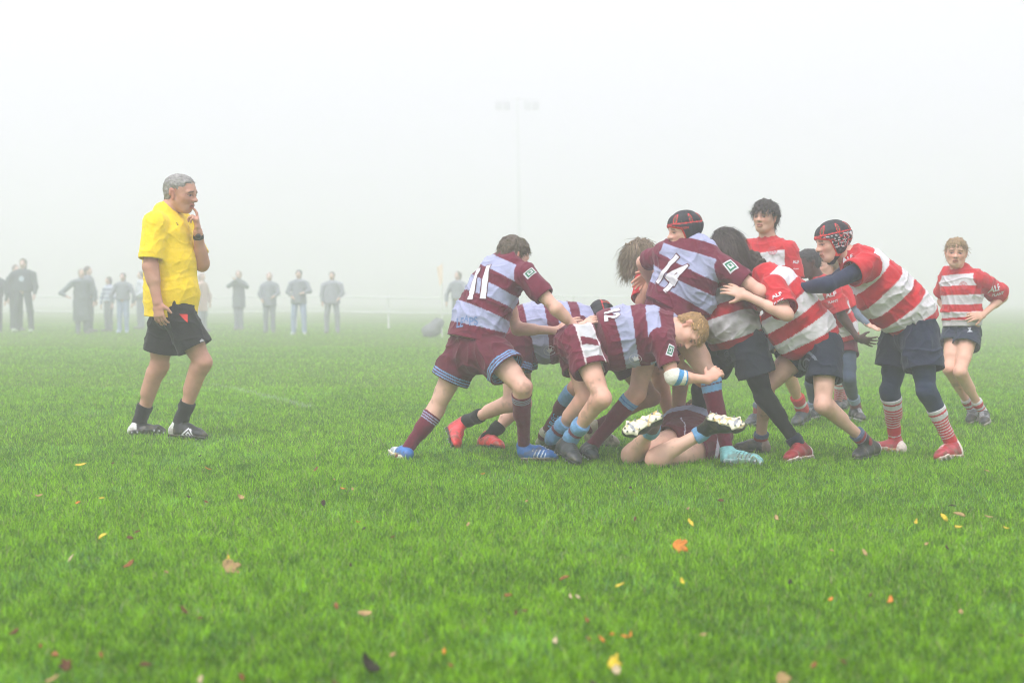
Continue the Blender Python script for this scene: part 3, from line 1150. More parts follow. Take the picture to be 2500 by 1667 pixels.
def build_grass():
    zones = [(2.9, 4.2, 20000), (4.2, 5.5, 15500), (5.5, 9.0, 10000), (9.0, 15, 4200), (15, 28, 800), (28, 55, 130)]
    xs, ys = [], []
    for (d0, d1, den) in zones:
        hw = lambda d: .40 * d + 1.3
        area = (hw(d0) + hw(d1)) * (d1 - d0)
        nb = int(area * den * 1.25)
        y = RNG.uniform(d0, d1, nb)
        x = RNG.uniform(-1, 1, nb) * hw(d1)
        m = np.abs(x) < hw(y)
        xs.append(x[m])
        ys.append(y[m])
    x, y = np.concatenate(xs), np.concatenate(ys)
    n = len(x)
    q = np.stack([x, y, np.zeros(n)], 1)
    patch = noise(q, 1.3, 5) * .5 + noise(q, 4.0, 9) * .35 + noise(q, 13, 2) * .3
    tuft = noise(q, 22, 40)
    fine = noise(q, 55, 23)
    far = np.clip(y / 6.0, 1, 7)
    h = (.023 + .006 * patch + .014 * tuft + .007 * fine + RNG.normal(0, .009, n)).clip(.006, .066)
    long_ = RNG.random(n) < .012
    h[long_] *= 1.5
    wd = (.0018 + .0011 * RNG.random(n)) * far ** .8
    az = RNG.uniform(0, 2 * np.pi, n) + 1.4 * noise(q, 5, 61)
    lean = (RNG.beta(1.6, 2.2, n) * 1.25 + .12) * h
    lx, ly = np.cos(az) * lean, np.sin(az) * lean
    fa = RNG.uniform(0, np.pi, n)
    wx, wy = np.cos(fa) * wd * .5, np.sin(fa) * wd * .5
    z0 = np.full(n, -.003)
    hz = np.sqrt(np.maximum(h * h - (lean * .55) ** 2, (h * .35) ** 2))
    V = np.empty((n, 5, 3), F32)
    V[:, 0] = np.stack([x - wx, y - wy, z0], 1)
    V[:, 1] = np.stack([x + wx, y + wy, z0], 1)
    mxx, myy, mz = x + lx * .35, y + ly * .35, hz * .62
    V[:, 2] = np.stack([mxx + wx * .85, myy + wy * .85, mz], 1)
    V[:, 3] = np.stack([mxx - wx * .85, myy - wy * .85, mz], 1)
    V[:, 4] = np.stack([x + lx, y + ly, hz], 1)
    c = np.empty((n, 3))
    t = (RNG.normal(.45, .40, n) + .28 * patch + .40 * tuft + .35 * fine).clip(0, 1.5)[:, None]
    c = np.array([.042, .145, .002]) * np.maximum(1 - t, 0) + np.array([.300, .590, .005]) * t
    dry = RNG.random(n) < (.035 + .05 * np.clip(patch, 0, 1))
    c[dry] = np.array([.42, .42, .20]) * RNG.uniform(.6, 1.1, (dry.sum(), 1))
    wet_sheen = RNG.random(n) < .05 + .45 * np.clip(noise(q, 2.6, 77) - .25, 0, 1)  # pale bluish wet sheen painted into the colour of these blades
    c[wet_sheen] = np.minimum(c[wet_sheen] * np.array([.85, .95, 1.0]) + [.06, .10, .09], 1)
    la, lb = P(540, 940)[:2], P(760, 992)[:2]     # a worn stretch of the old touchline
    ld = (lb - la) / np.linalg.norm(lb - la)
    rel = np.stack([x, y], 1) - la
    al, ac = rel @ ld, np.abs(rel @ np.array([-ld[1], ld[0]]))
    ln = (ac < .055) & (al > -.3) & (al < np.linalg.norm(lb - la)) & (RNG.random(n) < .55)
    c[ln] = c[ln] * .5 + np.array([.30, .32, .28])
    c = c.clip(.001, .85)
    me = bpy.data.meshes.new("grass")
    me.vertices.add(n * 5)
    me.vertices.foreach_set("co", V.ravel())
    b0 = (np.arange(n) * 5)[:, None]
    lv = np.concatenate([b0 + np.array([0, 1, 2, 3]), b0 + np.array([3, 2, 4])], 1).astype(np.int32)
    me.loops.add(n * 7)
    me.loops.foreach_set("vertex_index", lv.ravel())
    me.polygons.add(n * 2)
    ls = np.stack([np.arange(n) * 7, np.arange(n) * 7 + 4], 1).astype(np.int32)
    me.polygons.foreach_set("loop_start", ls.ravel())
    me.update(calc_edges=True)
    me.polygons.foreach_set("use_smooth", np.ones(n * 2, bool))
    at = me.color_attributes.new("tint", 'FLOAT_COLOR', 'POINT')
    cc = np.ones((n, 5, 4), F32)
    cc[:, :, :3] = c[:, None, :]
    at.data.foreach_set("color", cc.ravel())
    me.materials.append(grass_material())
    o = bpy.data.objects.new("grass", me)
    COL.objects.link(o)
    tag(o, "short green turf covering the whole pitch", "grass", kind="stuff")
    print("BLADES", n)


if DO_GRASS:
    build_grass()

# ------------------------------------------------------------------ floodlight mast, fence, flag, bag at the far side
def tube(name, pts, r, mat, parent, base, k=10, r2=None):
    import bmesh
    bm = bmesh.new()
    rings = []
    pts = [np.array(p, float) - np.array(base) for p in pts]
    for i, p in enumerate(pts):
        t = unit(pts[min(i + 1, len(pts) - 1)] - pts[max(i - 1, 0)])
        a = ortho((0.13, .2, 1) if abs(t[2]) < .9 else (1, .1, 0), t)
        b = np.cross(t, a)
        rr = r if r2 is None else lerp(r, r2, i / (len(pts) - 1))
        rings.append([bm.verts.new(p + rr * (a * math.cos(x) + b * math.sin(x))) for x in np.linspace(0, 2 * math.pi, k, endpoint=False)])
    for i in range(len(rings) - 1):
        for j in range(k):
            bm.faces.new((rings[i][j], rings[i][(j + 1) % k], rings[i + 1][(j + 1) % k], rings[i + 1][j]))
    bm.faces.new(rings[0][::-1])
    bm.faces.new(rings[-1])
    me = bpy.data.meshes.new(name)
    bm.to_mesh(me)
    bm.free()
    me.materials.append(mat)
    o = bpy.data.objects.new(name, me)
    COL.objects.link(o)
    if parent:
        o.parent = parent
    else:
        o.location = base
    return o


def box(name, lo, hi, mat, parent, base, bev=.01):
    import bmesh
    bm = bmesh.new()
    bmesh.ops.create_cube(bm, size=1)
    lo, hi = np.array(lo) - base, np.array(hi) - base
    for v in bm.verts:
        v.co = [lerp(lo[i], hi[i], v.co[i] + .5) for i in range(3)]
    bmesh.ops.bevel(bm, geom=list(bm.edges), offset=bev, segments=2, affect='EDGES')
    me = bpy.data.meshes.new(name)
    bm.to_mesh(me)
    bm.free()
    me.materials.append(mat)
    o = bpy.data.objects.new(name, me)
    COL.objects.link(o)
    o.parent = parent
    return o


M_GALV = plain("steel paled as haze", (.62, .64, .65), .6)  # mast grey lightened to paint in the fading of distance
M_LAMP = plain("lamp housing", (.42, .44, .45), .5)
M_RAIL = plain("rail paled as haze", (.72, .73, .73), .8)  # rail colour lifted towards the fog, haze put into the colour

mb = P(1270, 730, 100.0)
mb = np.array([mb[0], mb[1], 0.0])
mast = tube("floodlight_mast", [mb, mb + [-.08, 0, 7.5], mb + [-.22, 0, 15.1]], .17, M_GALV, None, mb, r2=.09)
tag(mast, "tall grey floodlight mast with two lamp banks, barely visible in the fog", "floodlight")
top = mb + np.array([-.22, 0, 14.95])
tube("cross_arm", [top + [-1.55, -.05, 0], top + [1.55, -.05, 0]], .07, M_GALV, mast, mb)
for sx in (-1, 1):
    hd = bpy.data.objects.new("lamp_bank", None)
    COL.objects.link(hd)
    hd.parent = mast
    for dx in (.72, 1.30):
        lo = top + np.array([sx * dx - .24, -.28, -.80])
        box("lamp", lo, lo + [.48, .40, .56], M_LAMP, hd, mb, .03)
        tube("bracket", [lo + [.24, .25, .5], lo + [.24, .25, .8]], .035, M_GALV, hd, mb)

fy = 46.0
fbase = np.array([-14.0, fy, 0.0])
fence = bpy.data.objects.new("rail_fence", None)
COL.objects.link(fence)
fence.location = fbase
tag(fence, "low post and rail barrier running along the far touchline behind the spectators", "fence")
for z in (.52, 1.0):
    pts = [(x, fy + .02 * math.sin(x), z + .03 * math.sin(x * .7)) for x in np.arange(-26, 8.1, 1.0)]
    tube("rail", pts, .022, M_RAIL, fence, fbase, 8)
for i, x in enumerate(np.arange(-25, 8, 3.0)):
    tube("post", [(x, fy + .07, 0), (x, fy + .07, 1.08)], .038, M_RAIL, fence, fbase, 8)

fb = P(1079, 822)
fb[2] = 0
M_POLE = plain("flag pole plastic", (.75, .75, .72), .5)
M_FLAG = plain("orange flag cloth", (.92, .74, .62), .8)  # orange washed out in the colour to look fogged
fp = tube("corner_flag", [fb, fb + [0, 0, 1.86]], .018, M_POLE, None, fb, 8)
tag(fp, "thin white corner flag pole with a limp orange flag at the far touchline", "flag")
nx, nz = 6, 12
fv, ff = [], []
for side in (-.004, .004):
    for j in range(nz):
        for i in range(nx):
            u_, v_ = i / (nx - 1), j / (nz - 1)
            fv.append((fb[0] + .018 - .15 * u_ * (1 - .5 * v_), fb[1] - .02 + side + .045 * math.sin(u_ * 7 + v_ * 2) * u_, fb[2] + 1.82 - .46 * v_ - .10 * u_))
o0 = nx * nz
for j in range(nz - 1):
    for i in range(nx - 1):
        a = j * nx + i
        ff.append((a, a + 1, a + nx + 1, a + nx))
        ff.append((o0 + a, o0 + a + nx, o0 + a + nx + 1, o0 + a + 1))
mesh_obj("flag", np.array(fv), ff, None, M_FLAG, fp, fb)

kb = P(1058, 822)
kb[2] = 0
I3 = np.eye(3)
V, Q = sdf_mesh([Cone(kb + [-.16, 0, .14], kb + [.14, 0, .34], .13, .12, .05), Ell(kb + [-.05, 0, .16], I3, (.24, .16, .16), .06),
                 Cone(kb + [-.05, 0, .36], kb + [.10, 0, .48], .03, .03, .03)], .02)
V = V + .02 * noise(V, 8)[:, None]
V[:, 2] = np.maximum(V[:, 2], .005)
tag(mesh_obj("kit_bag", V, Q, np.array([.20, .21, .22]), M_FAR, None, kb), "dark kit bag slumped on the grass by the corner flag", "bag")


# ------------------------------------------------------------------ kit patterns
def bands(seq, yoke):
    def f(p, V):
        t, L = p.spine(V)
        t = t + .004 * noise(V, 9) + .001 * noise(V, 30)
        col = np.tile(np.asarray(yoke, float), (len(V), 1))
        a = 0
        for w_, c in seq:
            b = a + w_ * p.s / .9
            m = (t >= a) & (t < b)
            if a == 0:
                m = t < b
            col[m] = c
            a = b
        if p.slv:
            m = p.in_sleeve(V)
            col[m] = yoke
        return col
    return f


MK = bands([(.078, MAROON), (.098, SKY_B), (.072, MAROON), (.085, SKY_B), (.072, MAROON), (.085, SKY_B)], MAROON)
WHT = srgb(212, 208, 213)
RK = bands([(.042, RED), (.085, WHT), (.08, RED), (.085, WHT), (.085, RED), (.09, WHT)], RED)


def dirt_or_shade(fn, amt=.5, sc=7, col=srgb(120, 112, 92)):  # darkens cloth for dirt; on the middle boy for shade too
    def f(p, V):
        c = fn(p, V)
        m = np.clip(.40 + .5 * noise(V, sc, 3) + .45 * noise(V, sc * 4, 8), 0, 1) * amt
        return c * (1 - m[:, None]) + np.minimum(c, col) * m[:, None]
    return f


def trim_shorts(base, stripe, offs=((.008, .015), (.023, .031), (.039, .047))):
    def f(p, V):
        c = np.tile(np.asarray(base, float), (len(V), 1))
        d = p.hem_dist(V)
        for a, b in offs:
            c[(d > a) & (d < b)] = stripe
        return c
    return f


def bandsock(base, top, wtop, lines=()):
    def f(t, L, V):
        c = np.tile(np.asarray(base, float), (len(V), 1))
        c[t < wtop] = top
        for a, b, k in lines:
            c[(t >= a) & (t < b)] = k
        return c
    return f


SOCK_B = bandsock(MAROON, MAROON_D, .0, [(.012, .019, SKY_B), (.027, .034, SKY_B), (.042, .049, SKY_B)])
SOCK_E = bandsock(MAROON, PALE_B, .075, [(.028, .036, MAROON_D)])
SOCK_D = bandsock(PALE_B * .85, PALE_B, .04, [(.062, .085, MAROON)])


def sock_hoops(t, L, V):
    c = np.tile(srgb(196, 40, 50), (len(V), 1))
    c[t < .06] = WHT
    c[(t > .022) & (t < .034)] = srgb(196, 40, 50)
    m = (t > .06) & (t < .20) & (((t - .06) % .018) < .006)
    c[m] = WHT
    c[(t > .25) & (t < .257)] = WHT
    return c


def sock_short_hoop(t, L, V):
    c = np.tile(WHT, (len(V), 1))
    c[(t > .02) & (t < .052)] = srgb(196, 40, 50)
    c[(t > .075) & (t < .088)] = srgb(196, 40, 50)
    return c


def two(ca, cb, cut=.3, heel=None, stripe=None, sc=None):
    """Boot colours: ca in front, cb behind, an optional heel patch and slanting side stripes."""
    def f(a, b, c, V):
        x = np.tile(np.asarray(ca, float), (len(V), 1))
        x[a < cut] = cb
        if heel is not None:
            x[(a < .16)] = heel
        if stripe is not None:
            m = ((a - b * 1.6) % .09 < .028) & (a > .36) & (a < .70) & (b < .06) & (np.abs(c) > .024)
            x[m] = stripe
        x[b < .010] = np.asarray(sc if sc is not None else cb, float) * .8
        md = np.clip((noise(V, 38, 5) + .5 * noise(V, 90, 2) + .25 - b * 7) * 1.1, 0, .55)[:, None]
        x = x * (1 - md) + srgb(92, 84, 58) * md
        return x * (1 + .08 * noise(V, 60)[:, None])
    return f


BLK = srgb(24, 26, 28)
BLUE_BT = srgb(38, 104, 176)
REDBT = srgb(206, 52, 58)
TEAL = srgb(128, 190, 192)
PEOPLE = {}
BIRD = [[(-.5, .25), (-.2, .05), (-.25, .5), (.05, .2), (.3, .55), (.35, .1), (.6, .05), (.3, -.1), (.1, -.35), (-.05, -.55), (-.12, -.3), (-.35, -.1)]]


def badge(per, V, Q, parent, p0, p1, aspect=1.0):
    """White sleeve patch with a green frame."""
    bv = bvh_of(V, Q)
    sq = lambda a, b: [(-a, -b), (a, -b), (a, b), (-a, b)]
    b0 = decal("badge", poly_mesh([sq(.5, .62)]), per, V, Q, parent, p0, p1, WHITE, .003, aspect, bv=bv)
    c = ((p0[0] + p1[0]) / 2, (p0[1] + p1[1]) / 2)
    q = lambda t: (lerp(p0[0], p1[0], t), lerp(p0[1], p1[1], t))
    decal("badge", poly_mesh([sq(.5, .6), sq(.30, .40)]), per, V, Q, parent, q(.12), q(.88), srgb(30, 120, 84), .0045, aspect, bv=bv)
    decal("badge", poly_mesh([[(-.5, -.5), (.5, -.2), (.1, 0), (.4, .5), (-.5, .3)]]), per, V, Q, parent, q(.34), q(.66), srgb(30, 120, 84), .0045, aspect, bv=bv)


def crest(per, V, Q, parent, p0, p1, col):
    n = 28
    loops = [circ(.5), circ(.44), circ(.34), circ(.30)]
    for k in range(4):
        a = k * math.pi / 2 + math.pi / 4
        loops.append(circ(.085, 10, .155 * math.cos(a), .155 * math.sin(a)))
    decal("crest", poly_mesh(loops), per, V, Q, parent, p0, p1, col, .003, maxedge=.02)


def sleeve_words(per, p0, p1, q0=None, q1=None, a="ALF", b="PLANT"):
    bv = bvh_of(per.jV, per.jQ)
    decal("lettering", text_mesh(a, .03), per, per.jV, per.jQ, per.jo, p0, p1, WHITE, .004, bv=bv)
    if q0:
        decal("lettering", text_mesh(b, .03), per, per.jV, per.jQ, per.jo, q0, q1, WHITE, .004, bv=bv)


def number(per, txt, p0, p1, aspect=1.3, bold=.05):
    bv = bvh_of(per.jV, per.jQ)
    o = decal("number", text_mesh(txt, bold + .035), per, per.jV, per.jQ, per.jo, p0, p1, MAROON_D, .003, aspect, bv=bv)
    k = .035 / 1.3
    q = lambda t: (lerp(p0[0], p1[0], t), lerp(p0[1], p1[1], t))
    decal("number", text_mesh(txt, bold), per, per.jV, per.jQ, per.jo, q(.03), q(.97), WHITE, .0048, aspect, bv=bv)


# ------------------------------------------------------------------ A: the referee
def referee():
    p = Person(1.02, dict(
        hipN=(426, 750, 9.60), knN=(494, 884, 9.58), anN=(441, 1030, 9.66), heelN=(408, 1064), toeN=(508, 1072),
        hipF=(412, 750, 9.80), knF=(388, 893, 9.84), anF=(338, 1038, 9.92), heelF=(312, 1060), toeF=(392, 1058),
        shN=(378, 545, 9.50), elN=(367, 648, 9.45), wrN=(385, 738, 9.42),
        shF=(442, 545, 9.86), elF=(493, 646, 9.78), wrF=(483, 566, 9.66)),
        [(417, 774, 9.7, .215, .178), (419, 715, 9.7, .215, .178), (414, 640, 9.7, .21, .168), (409, 575, 9.69, .205, .145), (405, 522, 9.69, .12, .085)],
        dict(c=(441, 474, 9.68), f=(1, -.30, -.16), u=(.05, -.05, 1), H=.252), skin=SKIN_A, legw=1.16, armw=1.22, mud=False)
    p.report("referee")
    p.body("person in yellow shirt and black shorts standing apart, hand raised to the mouth",
           hands=[dict(q='N', tip=P(391, 800, 9.40), pn=(.3, .9, .0), curl=(.35, .5, .4), thumb=1),
                  dict(q='F', tip=P(480, 508, 9.62), pn=(-.95, -.1, -.1), curl=(.95, 1.2, .7), thumb=-1, point=(.10, .35, .35))],
           brow=srgb(96, 84, 74), cat="person")
    p.hair(srgb(140, 137, 134), L=.020, vol=.014, front=.36, back=-.20, lift=.55, n=1700, seed=1, comb=(.2, 0, .3), gray=.6, side=.10)
    p.jersey(cuff=(.86, .80), sl=(.080, .082), color=lambda s, V: np.tile(YELLOW, (len(V), 1)), seed=1, folds=.004, foldscale=(11, 11, 4))
    c = decal("logo", poly_mesh([[(-.5, .0), (-.1, -.4), (.5, .5), (-.05, -.05)], [(-.4, .3), (-.1, .1), (.1, .35)]]), p, p.jV, p.jQ, p.jo, (429, 548), (436, 546), srgb(40, 44, 60))
    p.shorts(hem=(.74, .76), rw=(.112, .122), color=BLACK, seed=2, top=.02, dep=.135)
    decal("panel", poly_mesh([[(-.5, .3), (.42, .4), (.5, -.6)]]), p, p.sV, p.sQ, p.so, (436, 776), (459, 778), srgb(214, 58, 50))
    hexa = lambda r: [(r * math.cos(a), r * .8 * math.sin(a)) for a in np.linspace(0, 2 * np.pi, 6, endpoint=False)]
    dia = lambda r, k=.62: [(-r, 0), (0, -r * k), (r, 0), (0, r * k)]
    decal("logo", poly_mesh([dia(.5, .9), dia(.36, .9), dia(.26, .9), dia(.1, .9)]), p, p.sV, p.sQ, p.so, (487, 833), (499, 833), WHITE)
    for q in 'NF':
        p.sock(q, .66, BLACK, slouch=.006)
    bt = two(BLK, srgb(216, 216, 212), .22, sc=srgb(90, 90, 90))
    b = p.boot('N', bt, srgb(70, 70, 70), lace=srgb(30, 30, 32))
    p.boot('F', bt, srgb(70, 70, 70), lace=srgb(30, 30, 32))
    Vb = np.array([v.co for v in b.data.vertices]) + p.base
    Qb = [tuple(f.vertices) for f in b.data.polygons]
    decal("logo", poly_mesh([dia(.5), dia(.36), dia(.24), dia(.10)]), p, Vb, Qb, b, (443, 1060), (474, 1062), WHITE, .003, aspect=1.0)
    # wrist watch
    wr, el = p.J['wrF'], p.J['elF']
    ax = unit(el - wr)
    V, Q = sdf_mesh([Cone(wr + ax * .022, wr + ax * .050, .036, .037, .004, cap=True, cuta=True), Cone(wr + ax * .036 + np.array([.004, -.03, 0]), wr + ax * .036 + np.array([.010, -.044, 0]), .020, .018, .006)], .004)
    mesh_obj("wrist_watch", V, Q, BLACK, M_BOOT, p.obj, p.base)


# ------------------------------------------------------------------ B: pusher in number 11, back to us
def pusher():
    p = Person(.92, dict(
        hipN=(1192, 852, 8.16), knN=(1276, 945, 8.00), anN=(1279, 1090, 8.27), heelN=(1266, 1122), toeN=(1346, 1124),
        hipF=(1132, 856, 8.36), knF=(1064, 1000, 8.38), anF=(986, 1108, 8.34), heelF=(988, 1122), toeF=(952, 1112),
        shN=(1281, 672, 8.15), elN=(1356, 752, 8.06), wrN=(1410, 803, 8.10),
        shF=(1218, 672, 8.47), elF=(1262, 803, 8.50), wrF=(1362, 807, 8.34)),
        [(1161, 832, 8.27, .205, .155), (1175, 775, 8.28, .185, .140), (1203, 712, 8.29, .178, .130), (1226, 668, 8.29, .165, .115), (1240, 640, 8.29, .09, .075)],
        dict(c=(1253, 626, 8.31), f=(.78, .55, -.42), u=(.15, .05, 1), H=.206))
    p.report("pusher")
    p.body("person in maroon and blue number 11 shirt, back turned, pushing with both arms",
           hands=[dict(q='N', tip=P(1457, 772, 8.12), pn=(.35, .5, -.8), curl=(.15, .3, .2), thumb=1, spread=.16),
                  dict(q='F', tip=P(1408, 782, 8.30), pn=(.5, .6, -.5), curl=(.2, .3, .2), thumb=1)])
    p.hair(srgb(88, 76, 64), L=.030, vol=.020, back=-.28, lift=.55, n=1700, seed=3, tip=srgb(130, 116, 100))
    p.jersey(cuff=(.66, .6), color=dirt_or_shade(MK, .16, 8), seed=3, folds=.008)
    number(p, "11", (1151, 694), (1193, 687), aspect=1.5)
    bv = bvh_of(p.jV, p.jQ)
    ltr = srgb(112, 138, 184)
    decal("lettering", text_mesh("LE", .02), p, p.jV, p.jQ, p.jo, (1116, 789), (1132, 786), ltr, .003, 1.1, bv=bv)
    decal("lettering", text_mesh("A", .02), p, p.jV, p.jQ, p.jo, (1134, 778), (1145, 777), ltr, .003, 1.1, bv=bv)
    decal("lettering", text_mesh("PS", .02), p, p.jV, p.jQ, p.jo, (1146, 785), (1167, 783), ltr, .003, 1.1, bv=bv)
    badge(p, p.jV, p.jQ, p.jo, (1288, 660), (1300, 672), 1.5)
    p.shorts(hem=(.56, .50), rw=(.115, .128), color=trim_shorts(MAROON_D, PALE_B), seed=3, folds=.008, top=.15, dep=.135)
    for q in 'NF':
        p.sock(q, .10, SOCK_B)
    bt = two(BLUE_BT, BLUE_BT * .8, .2, stripe=srgb(225, 232, 238), sc=srgb(215, 215, 205))
    p.boot('N', bt, srgb(120, 116, 100), lace=WHITE)
    p.boot('F', two(srgb(200, 214, 220), BLUE_BT, .55, sc=srgb(215, 215, 205)), srgb(220, 214, 196))


# ------------------------------------------------------------------ C: binder bent double behind, red boots
def binder_behind():
    p = Person(.92, dict(
        hipN=(1262, 838, 8.86), knN=(1246, 985, 8.78), anN=(1134, 1030, 9.08), heelN=(1092, 1044, 9.12), toeN=(1108, 1096),
        hipF=(1264, 838, 9.10), knF=(1278, 985, 9.12), anF=(1190, 1068, 9.06), heelF=(1164, 1092, 9.10), toeF=(1228, 1096),
        shN=(1412, 798, 8.84), elN=(1425, 860, 8.70), wrN=(1452, 800, 8.72),
        shF=(1412, 790, 9.18), elF=(1440, 860, 9.2), wrF=(1500, 860, 9.2)),
        [(1262, 815, 8.98, .19, .165), (1310, 803, 8.98, .185, .165), (1365, 797, 8.99, .185, .150), (1412, 788, 9.0, .165, .12), (1437, 782, 9.0, .09, .075)],
        dict(c=(1458, 778, 8.99), f=(.25, -.1, -.97), u=(1, 0, .25), H=.205))
    p.report("binder_behind")
    p.body("person in red boots and black socks bent flat behind number 11, face hidden", hands=[])
    p.scrum_cap()
    hang = [Cone(P(1330, 840, 8.95), P(1400, 832, 8.95), .125, .115, .06)]
    p.jersey(cuff=(.7, .7), color=dirt_or_shade(MK, .16, 8), seed=4, extra=hang, folds=.007)
    decal("logo", poly_mesh([circ(.5, 28, 0, 0, .44), circ(.46, 28, 0, 0, .40)] + [[(x * .62, y * .62) for x, y in BIRD[0]]]), p, p.jV, p.jQ, p.jo, (1327, 855), (1356, 855), WHITE)
    p.shorts(hem=(.45, .45), rw=(.112, .125), color=trim_shorts(MAROON_D, PALE_B), seed=5)
    for q in 'NF':
        p.sock(q, .62, BLACK, slouch=.006)
        p.boot(q, two(REDBT, REDBT * .8, .2, sc=srgb(120, 30, 36)), srgb(60, 50, 46), lace=srgb(170, 36, 44))


# ------------------------------------------------------------------ D: fair-haired binder holding a leg
def binder():
    p = Person(.93, dict(
        hipN=(1416, 836, 8.06), knN=(1470, 972, 7.88), anN=(1390, 1074, 8.10), heelN=(1358, 1098, 8.17), toeN=(1412, 1138),
        hipF=(1404, 838, 8.30), knF=(1430, 975, 8.16), anF=(1350, 1066, 8.34), heelF=(1326, 1092, 8.40), toeF=(1384, 1110),
        shN=(1612, 830, 7.99), elN=(1644, 920, 7.92), wrN=(1728, 926, 7.96),
        shF=(1614, 806, 8.32), elF=(1664, 900, 8.44), wrF=(1712, 936, 8.40)),
        [(1474, 826, 8.18, .185, .150), (1510, 816, 8.18, .180, .150), (1560, 808, 8.17, .182, .135), (1604, 804, 8.16, .165, .115), (1630, 800, 8.15, .09, .08)],
        dict(c=(1680, 808, 8.10), f=(.10, -.46, -.88), u=(1, .05, .22), H=.212), skin=srgb(222, 172, 150))
    p.report("binder")
    p.body("fair haired person bent flat with a white strapped elbow, gripping a team mate's knee",
           hands=[dict(q='N', tip=P(1764, 895, 8.02), pn=(.4, .9, -.1), curl=(.5, .6, .5), thumb=1),
                  dict(q='F', tip=P(1735, 940, 8.30), pn=(.5, -.8, .1), curl=(.6, .6, .5), thumb=-1)], brow=srgb(150, 116, 78))
    p.hair(srgb(150, 116, 72), L=.040, vol=.016, front=.24, back=-.24, lift=.22, n=2200, seed=5, comb=(.1, -.3, -.5), tip=srgb(196, 164, 112), side=.10, width=.0026)
    hang = [Cone(P(1500, 856, 8.14), P(1570, 850, 8.12), .115, .10, .06)]
    p.jersey(cuff=(.70, .6), color=dirt_or_shade(MK, .16, 8), seed=6, extra=hang, folds=.009)
    decal("logo", poly_mesh([circ(.5, 28, 0, 0, .40), circ(.46, 28, 0, 0, .36)] + [[(x * .6, y * .55) for x, y in BIRD[0]]]), p, p.jV, p.jQ, p.jo, (1536, 873), (1566, 878), WHITE)
    badge(p, p.jV, p.jQ, p.jo, (1629, 852), (1644, 858), 1.5)
    number(p, "12", (1494, 757), (1496, 783), aspect=1.0)

    def sh(s, V):
        c = np.tile(MAROON * 1.05, (len(V), 1))
        ax = unit(s.J['knN'] - s.J['hipN'])
        t = (V - s.J['hipN']) @ ax
        fx = ortho((1, 0, 0), ax)
        u = (V - s.J['hipN']) @ fx
        cam = (V - s.J['hipN']) @ np.array([0, -1, 0])
        edge0, edge1 = -.015 - .10 * t, .085 - .02 * t
        pan = (cam > -.02) & (u > edge0) & (u < edge1) & (t < .155)
        mid = (t > .025 + .3 * u) & (t < .075 + .25 * u)
        c[pan & ~mid] = srgb(196, 196, 200)
        ln = (cam > -.02) & ((np.abs(u - edge0) < .004) | (np.abs(u - edge1) < .004)) & (t < .2)
        c[ln] = srgb(225, 215, 220)
        return c
    p.shorts(hem=(.52, .50), rw=(.110, .118), color=dirt_or_shade(sh, .5, 9), seed=7, folds=.007)
    for q in 'NF':
        p.sock(q, .60, SOCK_D, slouch=.010)
        p.boot(q, two(srgb(52, 56, 60), BLK, .25, sc=srgb(40, 40, 42)), srgb(40, 40, 42), lace=srgb(30, 32, 34))
    # elbow strapping
    el, wr, sh_ = p.J['elN'], p.J['wrN'], p.J['shN']
    a1 = unit(wr - el)
    V, Q = sdf_mesh([Cone(lerp(el, sh_, .16), el, .046, .045, .015, cuta=True), Cone(el, el + a1 * .075, .046, .042, .015, cap=True)], .004)
    t = (V - el) @ a1
    z = (V - el) @ np.array([0, 0, 1])
    cw = np.tile(srgb(232, 228, 216), (len(V), 1))
    cw[(np.abs(t - .028 - .3 * z) < .016)] = srgb(78, 150, 204)
    cw[np.abs(t - .07) < .006] = srgb(78, 150, 204)
    mesh_obj("elbow_strap", V, Q, cw, M_KNIT, p.obj, p.base)


# ------------------------------------------------------------------ G: mostly hidden maroon forward
def hidden_forward():
    p = Person(.92, dict(
        hipN=(1478, 846, 8.72), knN=(1406, 948, 8.62), anN=(1332, 1056, 8.86), heelN=(1312, 1086), toeN=(1390, 1088),
        hipF=(1500, 850, 8.94), knF=(1592, 970, 9.00), anF=(1452, 1042, 9.02), heelF=(1424, 1076, 9.06), toeF=(1506, 1086),
        shN=(1600, 832, 8.72), elN=(1640, 885, 8.74), wrN=(1668, 850, 8.78),
        shF=(1600, 826, 9.06), elF=(1640, 880, 9.06), wrF=(1680, 850, 9.06)),
        [(1482, 842, 8.84, .18, .12), (1520, 836, 8.85, .175, .12), (1565, 832, 8.86, .175, .115), (1600, 828, 8.87, .15, .10), (1618, 826, 8.88, .09, .07)],
        dict(c=(1650, 832, 8.9), f=(.3, -.1, -.95), u=(1, 0, .3), H=.215), skin=srgb(196, 146, 122))
    p.report("hidden_forward")
    p.body("person almost hidden behind the fair haired binder, only legs and pale boots showing", hands=[])
    p.hair(srgb(60, 46, 38), L=.03, n=700, seed=9)
    p.jersey(color=dirt_or_shade(MK, .16, 8), seed=8)
    p.shorts(hem=(.5, .45), color=MAROON_D, seed=9)
    for q, hl in (('N', .04), ('F', .55)):
        o = p.sock(q, hl, bandsock(MAROON_D, PALE_B * .9, .11 if q == 'N' else .0))
        p.boot(q, two(srgb(196, 190, 174), srgb(180, 172, 150), .25, sc=srgb(150, 140, 120)), srgb(130, 120, 100), lace=srgb(90, 84, 78))
        if q == 'N':
            Vs = np.array([v.co for v in o.data.vertices]) + p.base
            Qs = [tuple(f.vertices) for f in o.data.polygons]
            decal("lettering", text_mesh("ARFC", .02), p, Vs, Qs, o, (1341, 1047), (1358, 1012), PALE_B, .003)


